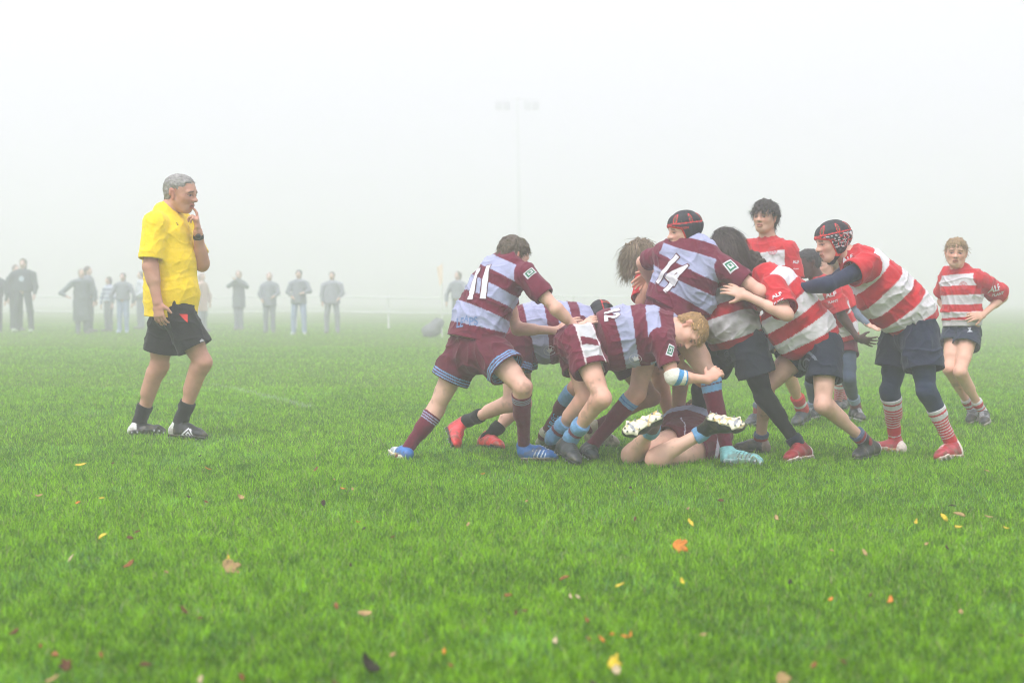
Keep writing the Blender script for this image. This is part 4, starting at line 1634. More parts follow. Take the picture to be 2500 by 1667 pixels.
# ------------------------------------------------------------------ E: number 14 in the scrum cap
def number_fourteen():
    p = Person(.96, dict(
        hipN=(1652, 788, 8.34), knN=(1734, 920, 8.20), anN=(1775, 1098, 8.18), heelN=(1758, 1130), toeN=(1836, 1132),
        hipF=(1592, 790, 8.52), knF=(1555, 960, 8.38), anF=(1440, 1094, 8.46), heelF=(1414, 1112, 8.50), toeF=(1446, 1122),
        shN=(1762, 650, 8.30), elN=(1858, 712, 8.20), wrN=(1800, 712, 8.46),
        shF=(1626, 620, 8.46), elF=(1570, 640, 8.66), wrF=(1596, 706, 8.76)),
        [(1628, 750, 8.42, .165, .125), (1648, 715, 8.42, .160, .12), (1674, 662, 8.40, .185, .125), (1694, 622, 8.39, .17, .11), (1700, 603, 8.39, .085, .07)],
        dict(c=(1671, 566, 8.42), f=(-.9, -.28, -.12), u=(.06, 0, 1), H=.212))
    p.report("fourteen")
    p.body("person in number 14 maroon shirt and black scrum cap, wrapped around an opponent", brow=srgb(96, 78, 60),
           hands=[dict(q='F', tip=P(1612, 745, 8.75), pn=(.5, .8, 0), curl=(.4, .4, .4))])
    p.hair(srgb(150, 124, 92), L=.04, vol=.010, front=.5, back=-.32, side=.3, lift=.2, n=250, seed=12)
    p.scrum_cap()
    decal("lettering", text_mesh("ORIGIN", .02), p, p.cV, p.cQ, p.co, (1656, 557), (1681, 555), srgb(206, 60, 52), .003)
    p.jersey(cuff=(.62, .78), color=dirt_or_shade(MK, .16, 8), seed=10, folds=.008, extra=[Cone(P(1690, 690, 8.36), P(1720, 745, 8.34), .12, .07, .06)])
    number(p, "14", (1624, 652), (1657, 686), aspect=1.75)
    badge(p, p.jV, p.jQ, p.jo, (1774, 638), (1794, 660), .65)
    # light blue collar bunched at the neck
    nb = p.T[-1][0]
    V, Q = sdf_mesh([Cone(nb + [-.06, .02, .03], nb + [.07, -.02, -.005], .052, .048, .03), Cone(nb + [-.04, -.03, -.02], nb + [.08, -.07, -.04], .03, .022, .03)], .005)
    V = V + normals(V, Q) * (.006 * noise(V, 35))[:, None]
    mesh_obj("collar", V, Q, SKY_B, M_CLOTH, p.obj, p.base)
    p.shorts(hem=(.40, .40), rw=(.108, .115), color=MAROON_D * 1.1, seed=11, top=.17)
    p.sock('N', .02, SOCK_E)
    p.sock('F', .12, bandsock(MAROON, PALE_B, .045, [(.02, .026, BLUE_BT)]))
    p.boot('N', two(TEAL, TEAL * .9, .2, stripe=srgb(46, 70, 76), sc=srgb(120, 176, 176)), srgb(150, 180, 180), lace=srgb(210, 224, 226))
    p.boot('F', two(srgb(40, 54, 58), BLK, .25, sc=BLK), BLK, lace=srgb(24, 26, 28))


# ------------------------------------------------------------------ Q: dark haired boy in the middle, black tights
def middle_boy():
    p = Person(.92, dict(
        hipN=(1822, 836, 8.38), knN=(1866, 970, 8.36), anN=(1946, 1082, 8.33), heelN=(1986, 1116), toeN=(1918, 1128),
        hipF=(1768, 838, 8.62), knF=(1712, 950, 8.80), anF=(1692, 1062, 8.90), heelF=(1704, 1096), toeF=(1660, 1096),
        shN=(1790, 706, 8.45), elN=(1750, 765, 8.57), wrN=(1690, 730, 8.64),
        shF=(1732, 684, 8.74), elF=(1662, 672, 8.80), wrF=(1590, 668, 8.82)),
        [(1800, 836, 8.50, .195, .150), (1786, 795, 8.50, .190, .150), (1768, 742, 8.54, .185, .135), (1757, 698, 8.58, .165, .115), (1760, 668, 8.58, .09, .075)],
        dict(c=(1778, 612, 8.50), f=(-.50, -.45, -.74), u=(-.45, -.2, .85), H=.212), skin=srgb(196, 146, 120))
    p.report("middle")
    p.body("long dark haired person in muddy shirt and black tights, head bowed in the ruck",
           hands=[dict(q='F', tip=P(1560, 690, 8.84), pn=(.2, -.9, 0), curl=(.4, .4, .4))], brow=srgb(36, 28, 26))
    p.hair(srgb(42, 35, 32), L=.15, vol=.034, front=.16, back=-.42, side=-.12, lift=.42, n=4600, seed=14, comb=(.75, -.1, -.15), grav=1.5, curl=.008, width=.0038, shine=.26, messy=.22, tip=srgb(112, 98, 90))  # light tips and bright strands paint a wet sheen on dark hair
    p.jersey(cuff=(.8, .9), sleeves='NF', color=dirt_or_shade(RK, .95, 6, srgb(92, 88, 80)), seed=13, folds=.009, extra=[Cone(P(1745, 790, 8.40), P(1800, 800, 8.36), .10, .11, .06)])  # real mud, made heavier to paint the shade under number fourteen
    V, Q = sdf_mesh(p.arm('F', .008), .005)
    mesh_obj("undersleeve", V, Q, NAVY * .8, M_SHORT, p.obj, p.base)
    p.shorts(hem=(.60, .55), rw=(.122, .125), color=srgb(30, 36, 50), seed=14, top=.12)
    crest(p, p.sV, p.sQ, p.so, (1772, 871), (1787, 872), srgb(92, 98, 112))
    for q in 'NF':
        o = p.leggings(q, 1.0, srgb(15, 17, 20))
        if q == 'N':
            Vs = np.array([v.co for v in o.data.vertices]) + p.base
            Qs = [tuple(f.vertices) for f in o.data.polygons]
            decal("lettering", text_mesh("Sondico", .01), p, Vs, Qs, o, (1815, 921), (1837, 920), WHITE, .003)
        p.sock(q, .84, NAVY * .8, slouch=.010)
    p.boot('N', two(srgb(150, 32, 44), srgb(130, 28, 38), .3, heel=srgb(215, 205, 200), sc=srgb(205, 190, 185)), srgb(200, 180, 176), lace=srgb(60, 20, 26))
    p.boot('F', two(BLK, BLK, .3), BLK)


# ------------------------------------------------------------------ F: hunched red pusher
def hunched():
    p = Person(.93, dict(
        hipN=(2014, 848, 8.30), knN=(2010, 988, 8.18), anN=(2107, 1072, 8.37), heelN=(2146, 1108), toeN=(2086, 1123),
        hipF=(1962, 852, 8.52), knF=(1868, 945, 8.46), anF=(1857, 1080, 8.62), heelF=(1877, 1108), toeF=(1800, 1104),
        shN=(1888, 702, 8.24), elN=(1922, 768, 8.06), wrN=(1822, 722, 8.16),
        shF=(1872, 690, 8.58), elF=(1850, 745, 8.72), wrF=(1810, 720, 8.72)),
        [(1990, 838, 8.40, .190, .145), (1972, 806, 8.40, .185, .148), (1932, 748, 8.40, .185, .140), (1895, 700, 8.40, .17, .12), (1868, 676, 8.41, .09, .08)],
        dict(c=(1828, 668, 8.62), f=(-.6, .5, -.5), u=(-.5, .3, .8), H=.215))
    p.report("hunched")
    p.body("hunched person in red hoops and navy shorts, head buried behind the dark haired player",
           hands=[dict(q='N', tip=P(1782, 705, 8.20), pn=(-.2, .9, -.3), curl=(.15, .25, .2), thumb=1)])
    p.hair(srgb(60, 48, 40), L=.03, n=700, seed=15)
    p.jersey(cuff=(.82, .7), sl=(.080, .088), color=dirt_or_shade(RK, .22, 9), seed=15, folds=.009, extra=[Cone(P(1900, 790, 8.36), P(1935, 835, 8.38), .10, .10, .06)])
    sleeve_words(p, (1884, 728), (1908, 716), (1890, 742), (1914, 730))
    p.shorts(hem=(.58, .42), rw=(.110, .118), color=srgb(26, 34, 52), seed=16)
    crest(p, p.sV, p.sQ, p.so, (1964, 906), (1979, 910), srgb(110, 116, 128))
    for q in 'NF':
        p.sock(q, .82, bandsock(srgb(150, 36, 48), srgb(84, 94, 124), .022, [(.045, .052, srgb(120, 130, 160))]), slouch=.007)
    bt = two(srgb(32, 36, 40), BLK, .3, heel=srgb(206, 206, 204), sc=srgb(60, 62, 62))
    p.boot('N', bt, srgb(60, 60, 60), lace=BLK)
    p.boot('F', two(srgb(26, 30, 30), BLK, .3, heel=srgb(140, 120, 110), sc=srgb(60, 62, 62)), srgb(60, 60, 60), lace=BLK)


# ------------------------------------------------------------------ L: right hand pusher in patterned scrum cap
def capped_pusher():
    p = Person(.95, dict(
        hipN=(2246, 812, 8.42), knN=(2262, 955, 8.32), anN=(2324, 1084, 8.40), heelN=(2352, 1116), toeN=(2286, 1123),
        hipF=(2200, 812, 8.64), knF=(2172, 955, 8.62), anF=(2186, 1076, 8.74), heelF=(2204, 1106), toeF=(2146, 1101),
        shN=(2118, 650, 8.32), elN=(2022, 696, 8.16), wrN=(1938, 704, 8.32),
        shF=(2100, 642, 8.66), elF=(2030, 690, 8.70), wrF=(1956, 700, 8.62)),
        [(2232, 790, 8.53, .195, .145), (2214, 758, 8.52, .190, .145), (2160, 700, 8.50, .188, .140), (2112, 655, 8.49, .17, .12), (2082, 632, 8.49, .09, .08)],
        dict(c=(2034, 592, 8.48), f=(-.97, -.18, -.22), u=(-.1, 0, 1), H=.222))
    p.report("capped")
    p.body("person in swirl patterned scrum cap, navy sleeved arm stretched onto the hunched player",
           hands=[dict(q='N', tip=P(1918, 676, 8.34), pn=(-.9, .3, -.3), curl=(.3, .4, .3), thumb=1)], brow=srgb(80, 60, 48))
    p.scrum_cap(True)
    p.jersey(cuff=(.40, .5), sl=(.080, .088), color=dirt_or_shade(RK, .25, 8), seed=17, folds=.009, extra=[Cone(P(2130, 730, 8.46), P(2170, 765, 8.48), .10, .10, .06)])
    sleeve_words(p, (2058, 640), (2082, 626), (2060, 650), (2078, 641))
    V, Q = sdf_mesh(p.arm('N', .005), .005)
    N = normals(V, Q)
    V = V + N * (.003 * noise(V * np.array([3, 1, 1]), 16))[:, None]
    m = p.J['wrN']
    mesh_obj("undersleeve", V, Q, srgb(26, 34, 62), M_SHORT, p.obj, p.base)
    V, Q = sdf_mesh(p.arm('F', .005), .006)
    mesh_obj("undersleeve", V, Q, srgb(26, 34, 62), M_SHORT, p.obj, p.base)
    p.shorts(hem=(.64, .60), rw=(.118, .125), color=srgb(26, 34, 58), seed=18, folds=.009, top=.12)
    for q in 'NF':
        p.leggings(q, .5, srgb(30, 44, 70))
        p.sock(q, .12 if q == 'F' else .32, sock_hoops, off=.008)
        p.boot(q, two(srgb(168, 40, 52), srgb(150, 36, 46), .3, heel=srgb(220, 205, 195), sc=srgb(210, 190, 180)), srgb(200, 180, 170), lace=srgb(226, 214, 206))


# ------------------------------------------------------------------ M: boy with hands on hips
def waiting_boy():
    p = Person(.84, dict(
        hipN=(2366, 810, 10.74), knN=(2344, 908, 10.56), anN=(2398, 1004, 10.74), heelN=(2412, 1024, 10.80), toeN=(2404, 1038),
        hipF=(2330, 810, 10.84), knF=(2317, 900, 10.66), anF=(2372, 1000, 10.86), heelF=(2384, 1018, 10.92), toeF=(2370, 1033),
        shN=(2386, 682, 10.70), elN=(2450, 724, 10.86), wrN=(2398, 770, 10.64),
        shF=(2316, 674, 10.88), elF=(2300, 735, 11.04), wrF=(2318, 768, 10.84)),
        [(2349, 795, 10.78, .155, .115), (2348, 760, 10.78, .145, .11), (2347, 715, 10.78, .145, .11), (2346, 682, 10.78, .13, .095), (2344, 663, 10.78, .08, .065)],
        dict(c=(2334, 618, 10.74), f=(-.30, -.95, -.05), u=(.06, 0, 1), H=.210), skin=srgb(220, 172, 148), h=.0055)
    p.report("waiting")
    p.body("fair haired person in red and white hoops, hands on hips, standing alone",
           hands=[dict(q='N', tip=P(2372, 772, 10.60), pn=(-.3, .8, -.4), curl=(.3, .4, .3), thumb=1)], brow=srgb(120, 92, 68))
    p.hair(srgb(142, 116, 84), L=.045, vol=.018, front=.24, back=-.22, lift=.3, n=1900, seed=20, width=.0026, tip=srgb(184, 162, 124), comb=(0, -.3, -.2), side=.10)
    p.jersey(cuff=(.86, .7), sl=(.085, .10), color=dirt_or_shade(bands([(.05, WHT), (.02, RED), (.045, WHT), (.06, RED), (.075, WHT), (.075, RED), (.095, WHT)], RED), .2, 9), seed=20, folds=.009)
    crest(p, p.jV, p.jQ, p.jo, (2342, 698), (2362, 698), srgb(200, 70, 80))
    sleeve_words(p, (2414, 708), (2440, 700), (2422, 720), (2450, 714))
    p.shorts(hem=(.36, .36), rw=(.102, .125), color=srgb(28, 40, 62), seed=21, top=.10)
    decal("logo", poly_mesh([[(-.5, -.5), (.5, -.5), (.12, -.1), (.35, .5), (-.3, .5), (-.1, -.1)]]), p, p.sV, p.sQ, p.so, (2360, 806), (2374, 806), srgb(200, 204, 214))
    for q in 'NF':
        p.sock(q, .72, sock_short_hoop, slouch=.004)
        p.boot(q, two(srgb(44, 46, 52), srgb(30, 32, 36), .3, stripe=WHITE, sc=srgb(150, 60, 60)), srgb(180, 170, 168), lace=srgb(190, 190, 196))


# ------------------------------------------------------------------ I: tall boy standing behind
def tall_boy():
    p = Person(.93, dict(
        hipN=(1906, 800, 10.42), knN=(1922, 910, 10.30), anN=(1960, 1002, 10.50), heelN=(1976, 1020, 10.56), toeN=(1938, 1042),
        hipF=(1864, 800, 10.58), knF=(1862, 912, 10.50), anF=(1852, 1014, 10.60), heelF=(1866, 1034, 10.62), toeF=(1824, 1042),
        shN=(1924, 612, 10.40), elN=(1944, 694, 10.36), wrN=(1940, 770, 10.24),
        shF=(1832, 606, 10.62), elF=(1818, 690, 10.66), wrF=(1826, 765, 10.5)),
        [(1884, 790, 10.5, .185, .125), (1883, 745, 10.5, .175, .12), (1880, 672, 10.5, .178, .125), (1877, 618, 10.5, .165, .11), (1874, 592, 10.5, .085, .075)],
        dict(c=(1868, 532, 10.46), f=(-.58, -.81, .04), u=(.03, 0, 1), H=.222), skin=srgb(212, 166, 142))
    p.report("tall")
    p.body("tall dark haired person standing upright behind the ruck in red and white hoops", brow=srgb(44, 36, 32),
           hands=[dict(q='N', tip=P(1934, 820, 10.2), pn=(-.9, 0, 0)), dict(q='F', tip=P(1832, 815, 10.5), pn=(.9, 0, 0))])
    p.hair(srgb(50, 44, 40), L=.055, vol=.034, front=.20, back=-.40, lift=.4, n=2000, seed=22, comb=(-.3, -.3, -.2), tip=srgb(84, 74, 66), side=.05)
    p.jersey(cuff=(.86, .86), sl=(.075, .078), color=bands([(.06, RED), (.09, WHT), (.085, RED), (.09, WHT), (.082, RED), (.105, WHT)], RED), seed=22)
    crest(p, p.jV, p.jQ, p.jo, (1875, 612), (1897, 612), srgb(206, 80, 92))
    sleeve_words(p, (1934, 640), (1950, 640), (1937, 657), (1950, 657))
    p.shorts(hem=(.5, .5), color=srgb(26, 34, 52), seed=23)
    p.sock('N', .62, bandsock(srgb(196, 60, 62), srgb(200, 60, 64), .05, [(.062, .085, WHT)]), slouch=.012)
    p.sock('F', .7, bandsock(srgb(150, 60, 62), srgb(84, 94, 110), .03), slouch=.010)
    for q in 'NF':
        p.boot(q, two(srgb(64, 70, 76), srgb(52, 58, 62), .3, sc=srgb(84, 88, 90)), srgb(90, 92, 92), lace=srgb(40, 44, 46))


# ------------------------------------------------------------------ J: dark skinned boy reaching down
def reaching_boy():
    p = Person(.88, dict(
        hipN=(2064, 842, 11.0), knN=(2072, 925, 10.86), anN=(2090, 996, 11.04), heelN=(2076, 1020, 11.1), toeN=(2106, 1028),
        hipF=(2034, 842, 11.16), knF=(1982, 935, 11.06), anF=(1988, 1004, 11.2), heelF=(2000, 1018, 11.26), toeF=(1974, 1024),
        shN=(2030, 706, 10.90), elN=(2056, 772, 10.86), wrN=(2094, 826, 10.80),
        shF=(1996, 698, 11.2), elF=(1965, 760, 11.26), wrF=(1950, 800, 11.1)),
        [(2056, 832, 11.06, .170, .125), (2046, 795, 11.06, .165, .12), (2026, 745, 11.05, .165, .12), (2008, 706, 11.05, .15, .10), (1998, 688, 11.05, .08, .07)],
        dict(c=(1972, 644, 11.03), f=(-.97, -.18, -.18), u=(-.05, 0, 1), H=.212), skin=SKIN_D)
    p.report("reaching")
    p.body("dark skinned person with cropped hair, one open hand reaching low behind the ruck", brow=srgb(20, 16, 15),
           hands=[dict(q='N', tip=P(2132, 836, 10.78), pn=(-.2, .8, .5), curl=(.1, .2, .15), thumb=1, spread=.22)])
    p.hair(srgb(34, 32, 34), L=.008, vol=.012, front=.25, back=-.25, n=900, lift=.8, seed=24, width=.002, side=.04)
    p.jersey(cuff=(.86, .8), sl=(.078, .086), color=RK, seed=24)
    sleeve_words(p, (2016, 722), (2042, 716), (2022, 738), (2047, 733))
    p.shorts(hem=(.32, .32), color=MAROON_D, seed=25)
    for q in 'NF':
        p.leggings(q, .9, srgb(58, 72, 92))
        p.sock(q, .62, bandsock(srgb(130, 60, 74), srgb(140, 156, 180), .05), slouch=.008)
        p.boot(q, two(srgb(60, 62, 66), srgb(40, 42, 46), .3, sc=srgb(190, 190, 190)), srgb(170, 170, 170), lace=WHITE)


# ------------------------------------------------------------------ K: partly hidden boy behind him
def pointing_boy():
    p = Person(.9, dict(
        hipN=(2066, 826, 11.9), knN=(2050, 905, 11.8), anN=(2046, 985, 11.95), heelN=(2052, 1003), toeN=(2036, 1006),
        hipF=(2036, 826, 12.1), knF=(2040, 905, 12.0), anF=(2060, 980, 12.1), heelF=(2068, 998, 12.15), toeF=(2052, 1002),
        shN=(2060, 712, 11.82), elN=(2092, 762, 11.75), wrN=(2118, 790, 11.6),
        shF=(2006, 706, 12.1), elF=(1990, 765, 12.1), wrF=(1990, 815, 12.0)),
        [(2054, 820, 12.0, .17, .12), (2050, 785, 12.0, .165, .12), (2044, 735, 12.0, .165, .12), (2036, 702, 12.0, .15, .10), (2030, 688, 12.0, .08, .07)],
        dict(c=(2018, 648, 11.96), f=(-.9, -.4, -.1), H=.21), h=.007)
    p.report("pointing")
    p.body("person half hidden between red shirts, grey sleeved arm and open palm stretched out", brow=srgb(120, 100, 80),
           hands=[dict(q='N', tip=P(2142, 800, 11.55), pn=(0, -.6, .7), curl=(.1, .15, .1), thumb=-1, spread=.15)])
    p.hair(srgb(120, 100, 76), L=.04, n=900, seed=26)
    p.jersey(cuff=(.8, .8), color=RK, seed=26, long=False)
    V, Q = sdf_mesh(p.arm('N', .006), .006)
    mesh_obj("undersleeve", V, Q, srgb(96, 108, 124), M_SHORT, p.obj, p.base)
    p.shorts(hem=(.5, .5), color=srgb(26, 34, 52), seed=27)
    for q in 'NF':
        p.sock(q, .3, sock_hoops)
        p.boot(q, two(srgb(60, 62, 66), srgb(40, 42, 46), .3), srgb(90, 90, 90))


# ------------------------------------------------------------------ N: long haired boy behind number 14
def long_haired():
    p = Person(.9, dict(
        hipN=(1632, 838, 8.98), knN=(1660, 925, 8.92), anN=(1650, 1052, 9.02), heelN=(1664, 1086), toeN=(1626, 1090),
        hipF=(1600, 838, 9.2), knF=(1610, 930, 9.24), anF=(1640, 1044, 9.3), heelF=(1652, 1074, 9.34), toeF=(1620, 1078),
        shN=(1580, 672, 9.0), elN=(1566, 738, 8.88), wrN=(1594, 672, 8.80),
        shF=(1636, 668, 9.26), elF=(1680, 720, 9.2), wrF=(1720, 700, 9.1)),
        [(1612, 825, 9.12, .175, .125), (1608, 785, 9.12, .17, .12), (1604, 735, 9.12, .17, .12), (1600, 690, 9.12, .155, .10), (1594, 668, 9.12, .08, .07)],
        dict(c=(1566, 634, 9.08), f=(-.6, .25, -.75), u=(-.35, 0, .9), H=.208), skin=srgb(206, 156, 132))
    p.report("long_haired")
    p.body("person with tangled light brown hair over the face, held behind number 14", hands=[dict(q='N', tip=P(1608, 640, 8.78), pn=(.3, .9, 0))])
    p.hair(srgb(110, 94, 74), L=.13, vol=.034, front=.15, back=-.36, side=-.1, lift=.4, n=2600, seed=28, comb=(-.5, 0, -.4), grav=.9, curl=.008, width=.004, tip=srgb(146, 132, 108))
    p.jersey(cuff=(.9, .8), sl=(.078, .080), color=RK, seed=28)
    sleeve_words(p, (1560, 690), (1578, 676))
    p.shorts(hem=(.5, .5), color=srgb(26, 34, 52), seed=29)
    for q in 'NF':
        p.sock(q, .8, bandsock(srgb(150, 36, 48), WHT, .03), slouch=.006)
        p.boot(q, two(BLK, BLK, .3), BLK)


# ------------------------------------------------------------------ H: boy on the ground, soles towards us
def fallen_boy():
    p = Person(.93, dict(
        hipN=(1652, 1076, 8.40), knN=(1542, 1110, 8.14), anN=(1592, 1048, 7.92), heelN=(1620, 1006, 7.80), toeN=(1518, 1056, 7.70),
        hipF=(1722, 1092, 8.40), knF=(1600, 1122, 8.00), anF=(1714, 1056, 7.98), heelF=(1722, 1012, 7.90), toeF=(1790, 1030, 7.82),
        shN=(1640, 1040, 8.92), elN=(1590, 1066, 9.0), wrN=(1600, 1050, 9.22),
        shF=(1752, 1052, 8.98), elF=(1772, 1066, 9.2), wrF=(1750, 1044, 9.4)),
        [(1688, 1064, 8.66, .180, .118), (1690, 1054, 8.74, .178, .118), (1692, 1042, 8.82, .178, .12), (1694, 1034, 8.98, .16, .105), (1696, 1028, 9.06, .085, .075)],
        dict(c=(1702, 1016, 9.20), f=(.1, -.45, .85), u=(.05, 1, .35), H=.21), skin=srgb(228, 184, 162), legw=1.12)
    p.report("fallen")
    p.body("person lying on the grass in maroon shorts, pale muddy boot soles facing out", hands=[], brow=srgb(120, 90, 64))
    p.hair(srgb(128, 98, 64), L=.035, vol=.03, curl=.008, n=1700, seed=30, lift=.6, tip=srgb(166, 134, 92))
    p.jersey(cuff=(.8, .8), color=dirt_or_shade(MK, .16, 8), seed=30, folds=.008)

    def sh(s, V):
        c = np.tile(MAROON, (len(V), 1))
        d = s.J['hipF'] - s.J['hipN']
        u = (V - s.J['hipN']) @ d / (d @ d)
        c[(np.abs(u - 1.32) < .07)] = srgb(216, 208, 226)
        c[(np.abs(u - .12) < .02) & (V[:, 2] > .12)] = srgb(216, 208, 226)
        return c
    p.shorts(hem=(.20, .30), rw=(.118, .122), color=sh, seed=31, top=.24, wid=.095)
    bt = two(srgb(34, 40, 42), BLK, .3, sc=srgb(200, 196, 170))
    cream = srgb(222, 216, 190)
    for q in 'NF':
        p.sock(q, .84, PALE_B, slouch=.005)
        p.boot(q, bt, cream, lace=BLK, upv=(.15, .85, -.5) if q == 'N' else (-.1, .75, -.65))


for fn in (referee, pusher, binder_behind, binder, hidden_forward, number_fourteen, middle_boy, hunched, capped_pusher, waiting_boy, tall_boy, reaching_boy, pointing_boy, long_haired, fallen_boy):
    fn()


# ------------------------------------------------------------------ spectators far off in the fog
def spectator(px, py, top, label, coat, trousers, facing=(0, -1), hair_c=srgb(104, 94, 88), arms=((.10, .0), (.10, .0)), coat_len=.42, wide=1.0, skin=srgb(206, 176, 162), kid=False, bag=None, shoe=srgb(120, 120, 122), legs=.09, fold=(0, 0)):
    """A standing onlooker: body, coat, trousers and hair; px,py is where the feet meet the grass, top the pixel of the crown."""
    b = P(px, py)
    d = b[1]
    b[2] = 0
    Ht = max(CAM_H + (HORIZON - top) * d / FPX, .9)
    S = Ht / 1.75
    f = np.array([facing[0], facing[1], 0.0])
    f = f / np.linalg.norm(f)
    r = np.array([-f[1], f[0], 0]) * -1
    z = np.array([0, 0, 1.0])
    g = lambda x, y, h: b + r * x * S + f * y * S + z * h * S
    W = wide
    hp_ = {}
    pr = [ECone(g(0, 0, 1.0), g(0, 0, 1.40), r, .15 * S * W, .10 * S, .17 * S * W, .11 * S, .05)]
    for i, sx in enumerate((-1, 1)):
        pr += [Cone(g(sx * .09, 0, .92), g(sx * (legs + .01), .02, .5), .085 * S, .06 * S, .03), Cone(g(sx * (legs + .01), .02, .5), g(sx * (legs + .02), 0, .08), .055 * S, .04 * S, .03),
               Cone(g(sx * (legs + .02), -.02, .04), g(sx * (legs + .04), .16, .035), .045 * S, .04 * S, .02)]
    pr += [Cone(g(0, 0, 1.42), g(0, .02, 1.55), .055 * S, .05 * S, .02), Ell(g(0, .015, 1.64), np.stack([r, f, z], 1), (.075 * S, .095 * S, .115 * S), .02), Cone(g(0, .08, 1.63), g(0, .11, 1.61), .02 * S, .02 * S, .01)]
    sl = []
    for i, sx in enumerate((-1, 1)):
        out_x, fwd = arms[i]
        sh = g(sx * .19 * W, 0, 1.38)
        el = g(sx * (.22 * W + out_x), .04 + .3 * fwd * .5, 1.10 + .12 * fold[i])
        wr = g(sx * (.22 * W + out_x * .6 - .30 * fold[i] * .6), .08 + fwd * .35, .87 + .30 * fold[i] + .30 * max(0, fwd))
        dn = unit(wr - el)
        pr += [Cone(sh, el, .05 * S, .04 * S, .02), Cone(el, wr, .04 * S, .03 * S, .02), ECone(wr, wr + dn * .10 * S, r, .03 * S, .022 * S, .036 * S, .018 * S, .01)]
        for k in range(4):
            a = wr + dn * .09 * S + ortho(f, dn) * (k - 1.5) * .018 * S
            pr.append(Cone(a, a + dn * .07 * S, .009 * S, .008 * S, .004))
        pr.append(Cone(wr + dn * .04 * S, wr + dn * .08 * S + ortho(f, dn) * .05 * S, .012 * S, .010 * S, .006))
        sl += [Cone(sh, el, .066 * S * W, .058 * S, .04), Cone(el, wr, .055 * S, .045 * S, .03, cap=True)]
    V, Q = sdf_mesh(pr, .013)
    col = np.tile(np.asarray(skin, float), (len(V), 1))
    col[V[:, 2] < .10 * S] = shoe
    o = mesh_obj("person", V, Q, col, M_SKIN, None, b)
    tag(o, label, "person", "onlookers along the far touchline")
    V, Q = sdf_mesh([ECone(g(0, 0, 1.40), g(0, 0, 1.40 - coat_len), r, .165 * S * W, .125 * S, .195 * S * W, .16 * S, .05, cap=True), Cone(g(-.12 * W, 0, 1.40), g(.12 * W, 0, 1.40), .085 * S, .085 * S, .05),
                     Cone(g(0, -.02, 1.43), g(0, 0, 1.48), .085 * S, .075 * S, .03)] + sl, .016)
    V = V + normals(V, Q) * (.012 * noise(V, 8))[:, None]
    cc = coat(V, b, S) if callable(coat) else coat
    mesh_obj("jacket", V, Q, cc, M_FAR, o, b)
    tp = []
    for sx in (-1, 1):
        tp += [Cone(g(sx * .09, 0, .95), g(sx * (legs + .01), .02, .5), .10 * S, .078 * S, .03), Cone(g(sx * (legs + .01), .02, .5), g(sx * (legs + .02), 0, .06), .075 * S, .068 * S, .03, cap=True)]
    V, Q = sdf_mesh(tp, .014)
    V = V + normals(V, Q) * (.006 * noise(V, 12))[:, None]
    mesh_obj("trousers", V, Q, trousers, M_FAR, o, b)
    V, Q = sdf_mesh([Ell(g(0, -.012, 1.675), np.stack([r, f, z], 1), (.088 * S, .102 * S, .10 * S), .02), Cone(g(0, -.05, 1.66), g(0, -.06, 1.56), .075 * S, .06 * S, .03)], .012)
    V = V + normals(V, Q) * (.010 * noise(V, 30))[:, None]
    mesh_obj("hair", V, Q, hair_c, M_HAIR, o, b)
    return o


G1, G2, G3 = srgb(118, 126, 130), srgb(132, 138, 146), srgb(144, 148, 156)  # coat greys lifted so the cloth colour itself carries some haze
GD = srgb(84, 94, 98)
JEAN = srgb(150, 164, 190)  # jean blue paled in the same way, as haze


def hoops(V, b, S):
    c = np.tile(srgb(136, 146, 168), (len(V), 1))
    c[((V[:, 2] / S) % .14) < .06] = srgb(196, 204, 216)
    return c


def chestmark(V, b, S):
    c = np.tile(GD, (len(V), 1))
    m = (np.hypot(V[:, 0] - b[0], V[:, 2] - 1.28 * S) < .08) & (V[:, 1] < b[1])
    c[m] = srgb(190, 205, 215)
    return c


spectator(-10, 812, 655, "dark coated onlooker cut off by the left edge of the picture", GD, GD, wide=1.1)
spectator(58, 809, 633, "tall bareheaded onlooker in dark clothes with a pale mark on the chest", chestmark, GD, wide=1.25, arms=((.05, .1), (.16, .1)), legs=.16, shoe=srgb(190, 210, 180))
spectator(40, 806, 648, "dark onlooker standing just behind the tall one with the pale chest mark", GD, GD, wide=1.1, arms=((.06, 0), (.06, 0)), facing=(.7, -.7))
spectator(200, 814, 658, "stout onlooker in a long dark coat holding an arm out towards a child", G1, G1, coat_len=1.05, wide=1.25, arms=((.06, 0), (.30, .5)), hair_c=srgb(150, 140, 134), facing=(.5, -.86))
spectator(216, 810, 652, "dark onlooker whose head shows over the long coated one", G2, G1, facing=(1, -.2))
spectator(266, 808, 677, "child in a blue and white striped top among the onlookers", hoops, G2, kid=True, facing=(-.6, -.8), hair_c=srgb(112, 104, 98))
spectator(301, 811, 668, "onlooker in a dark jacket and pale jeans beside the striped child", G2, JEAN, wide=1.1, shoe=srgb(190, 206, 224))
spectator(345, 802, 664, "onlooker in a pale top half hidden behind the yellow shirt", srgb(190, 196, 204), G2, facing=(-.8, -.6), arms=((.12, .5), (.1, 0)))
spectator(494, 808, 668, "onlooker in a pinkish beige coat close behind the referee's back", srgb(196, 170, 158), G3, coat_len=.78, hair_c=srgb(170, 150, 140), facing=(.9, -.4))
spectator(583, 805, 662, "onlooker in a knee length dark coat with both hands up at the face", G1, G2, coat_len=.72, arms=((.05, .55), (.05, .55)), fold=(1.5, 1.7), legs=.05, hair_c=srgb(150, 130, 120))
spectator(658, 811, 667, "onlooker with light hair in a hip length dark jacket, arms folded in", G2, G2, coat_len=.62, wide=1.1, arms=((.04, .2), (.03, .1)), fold=(.5, .3), hair_c=srgb(170, 150, 140))
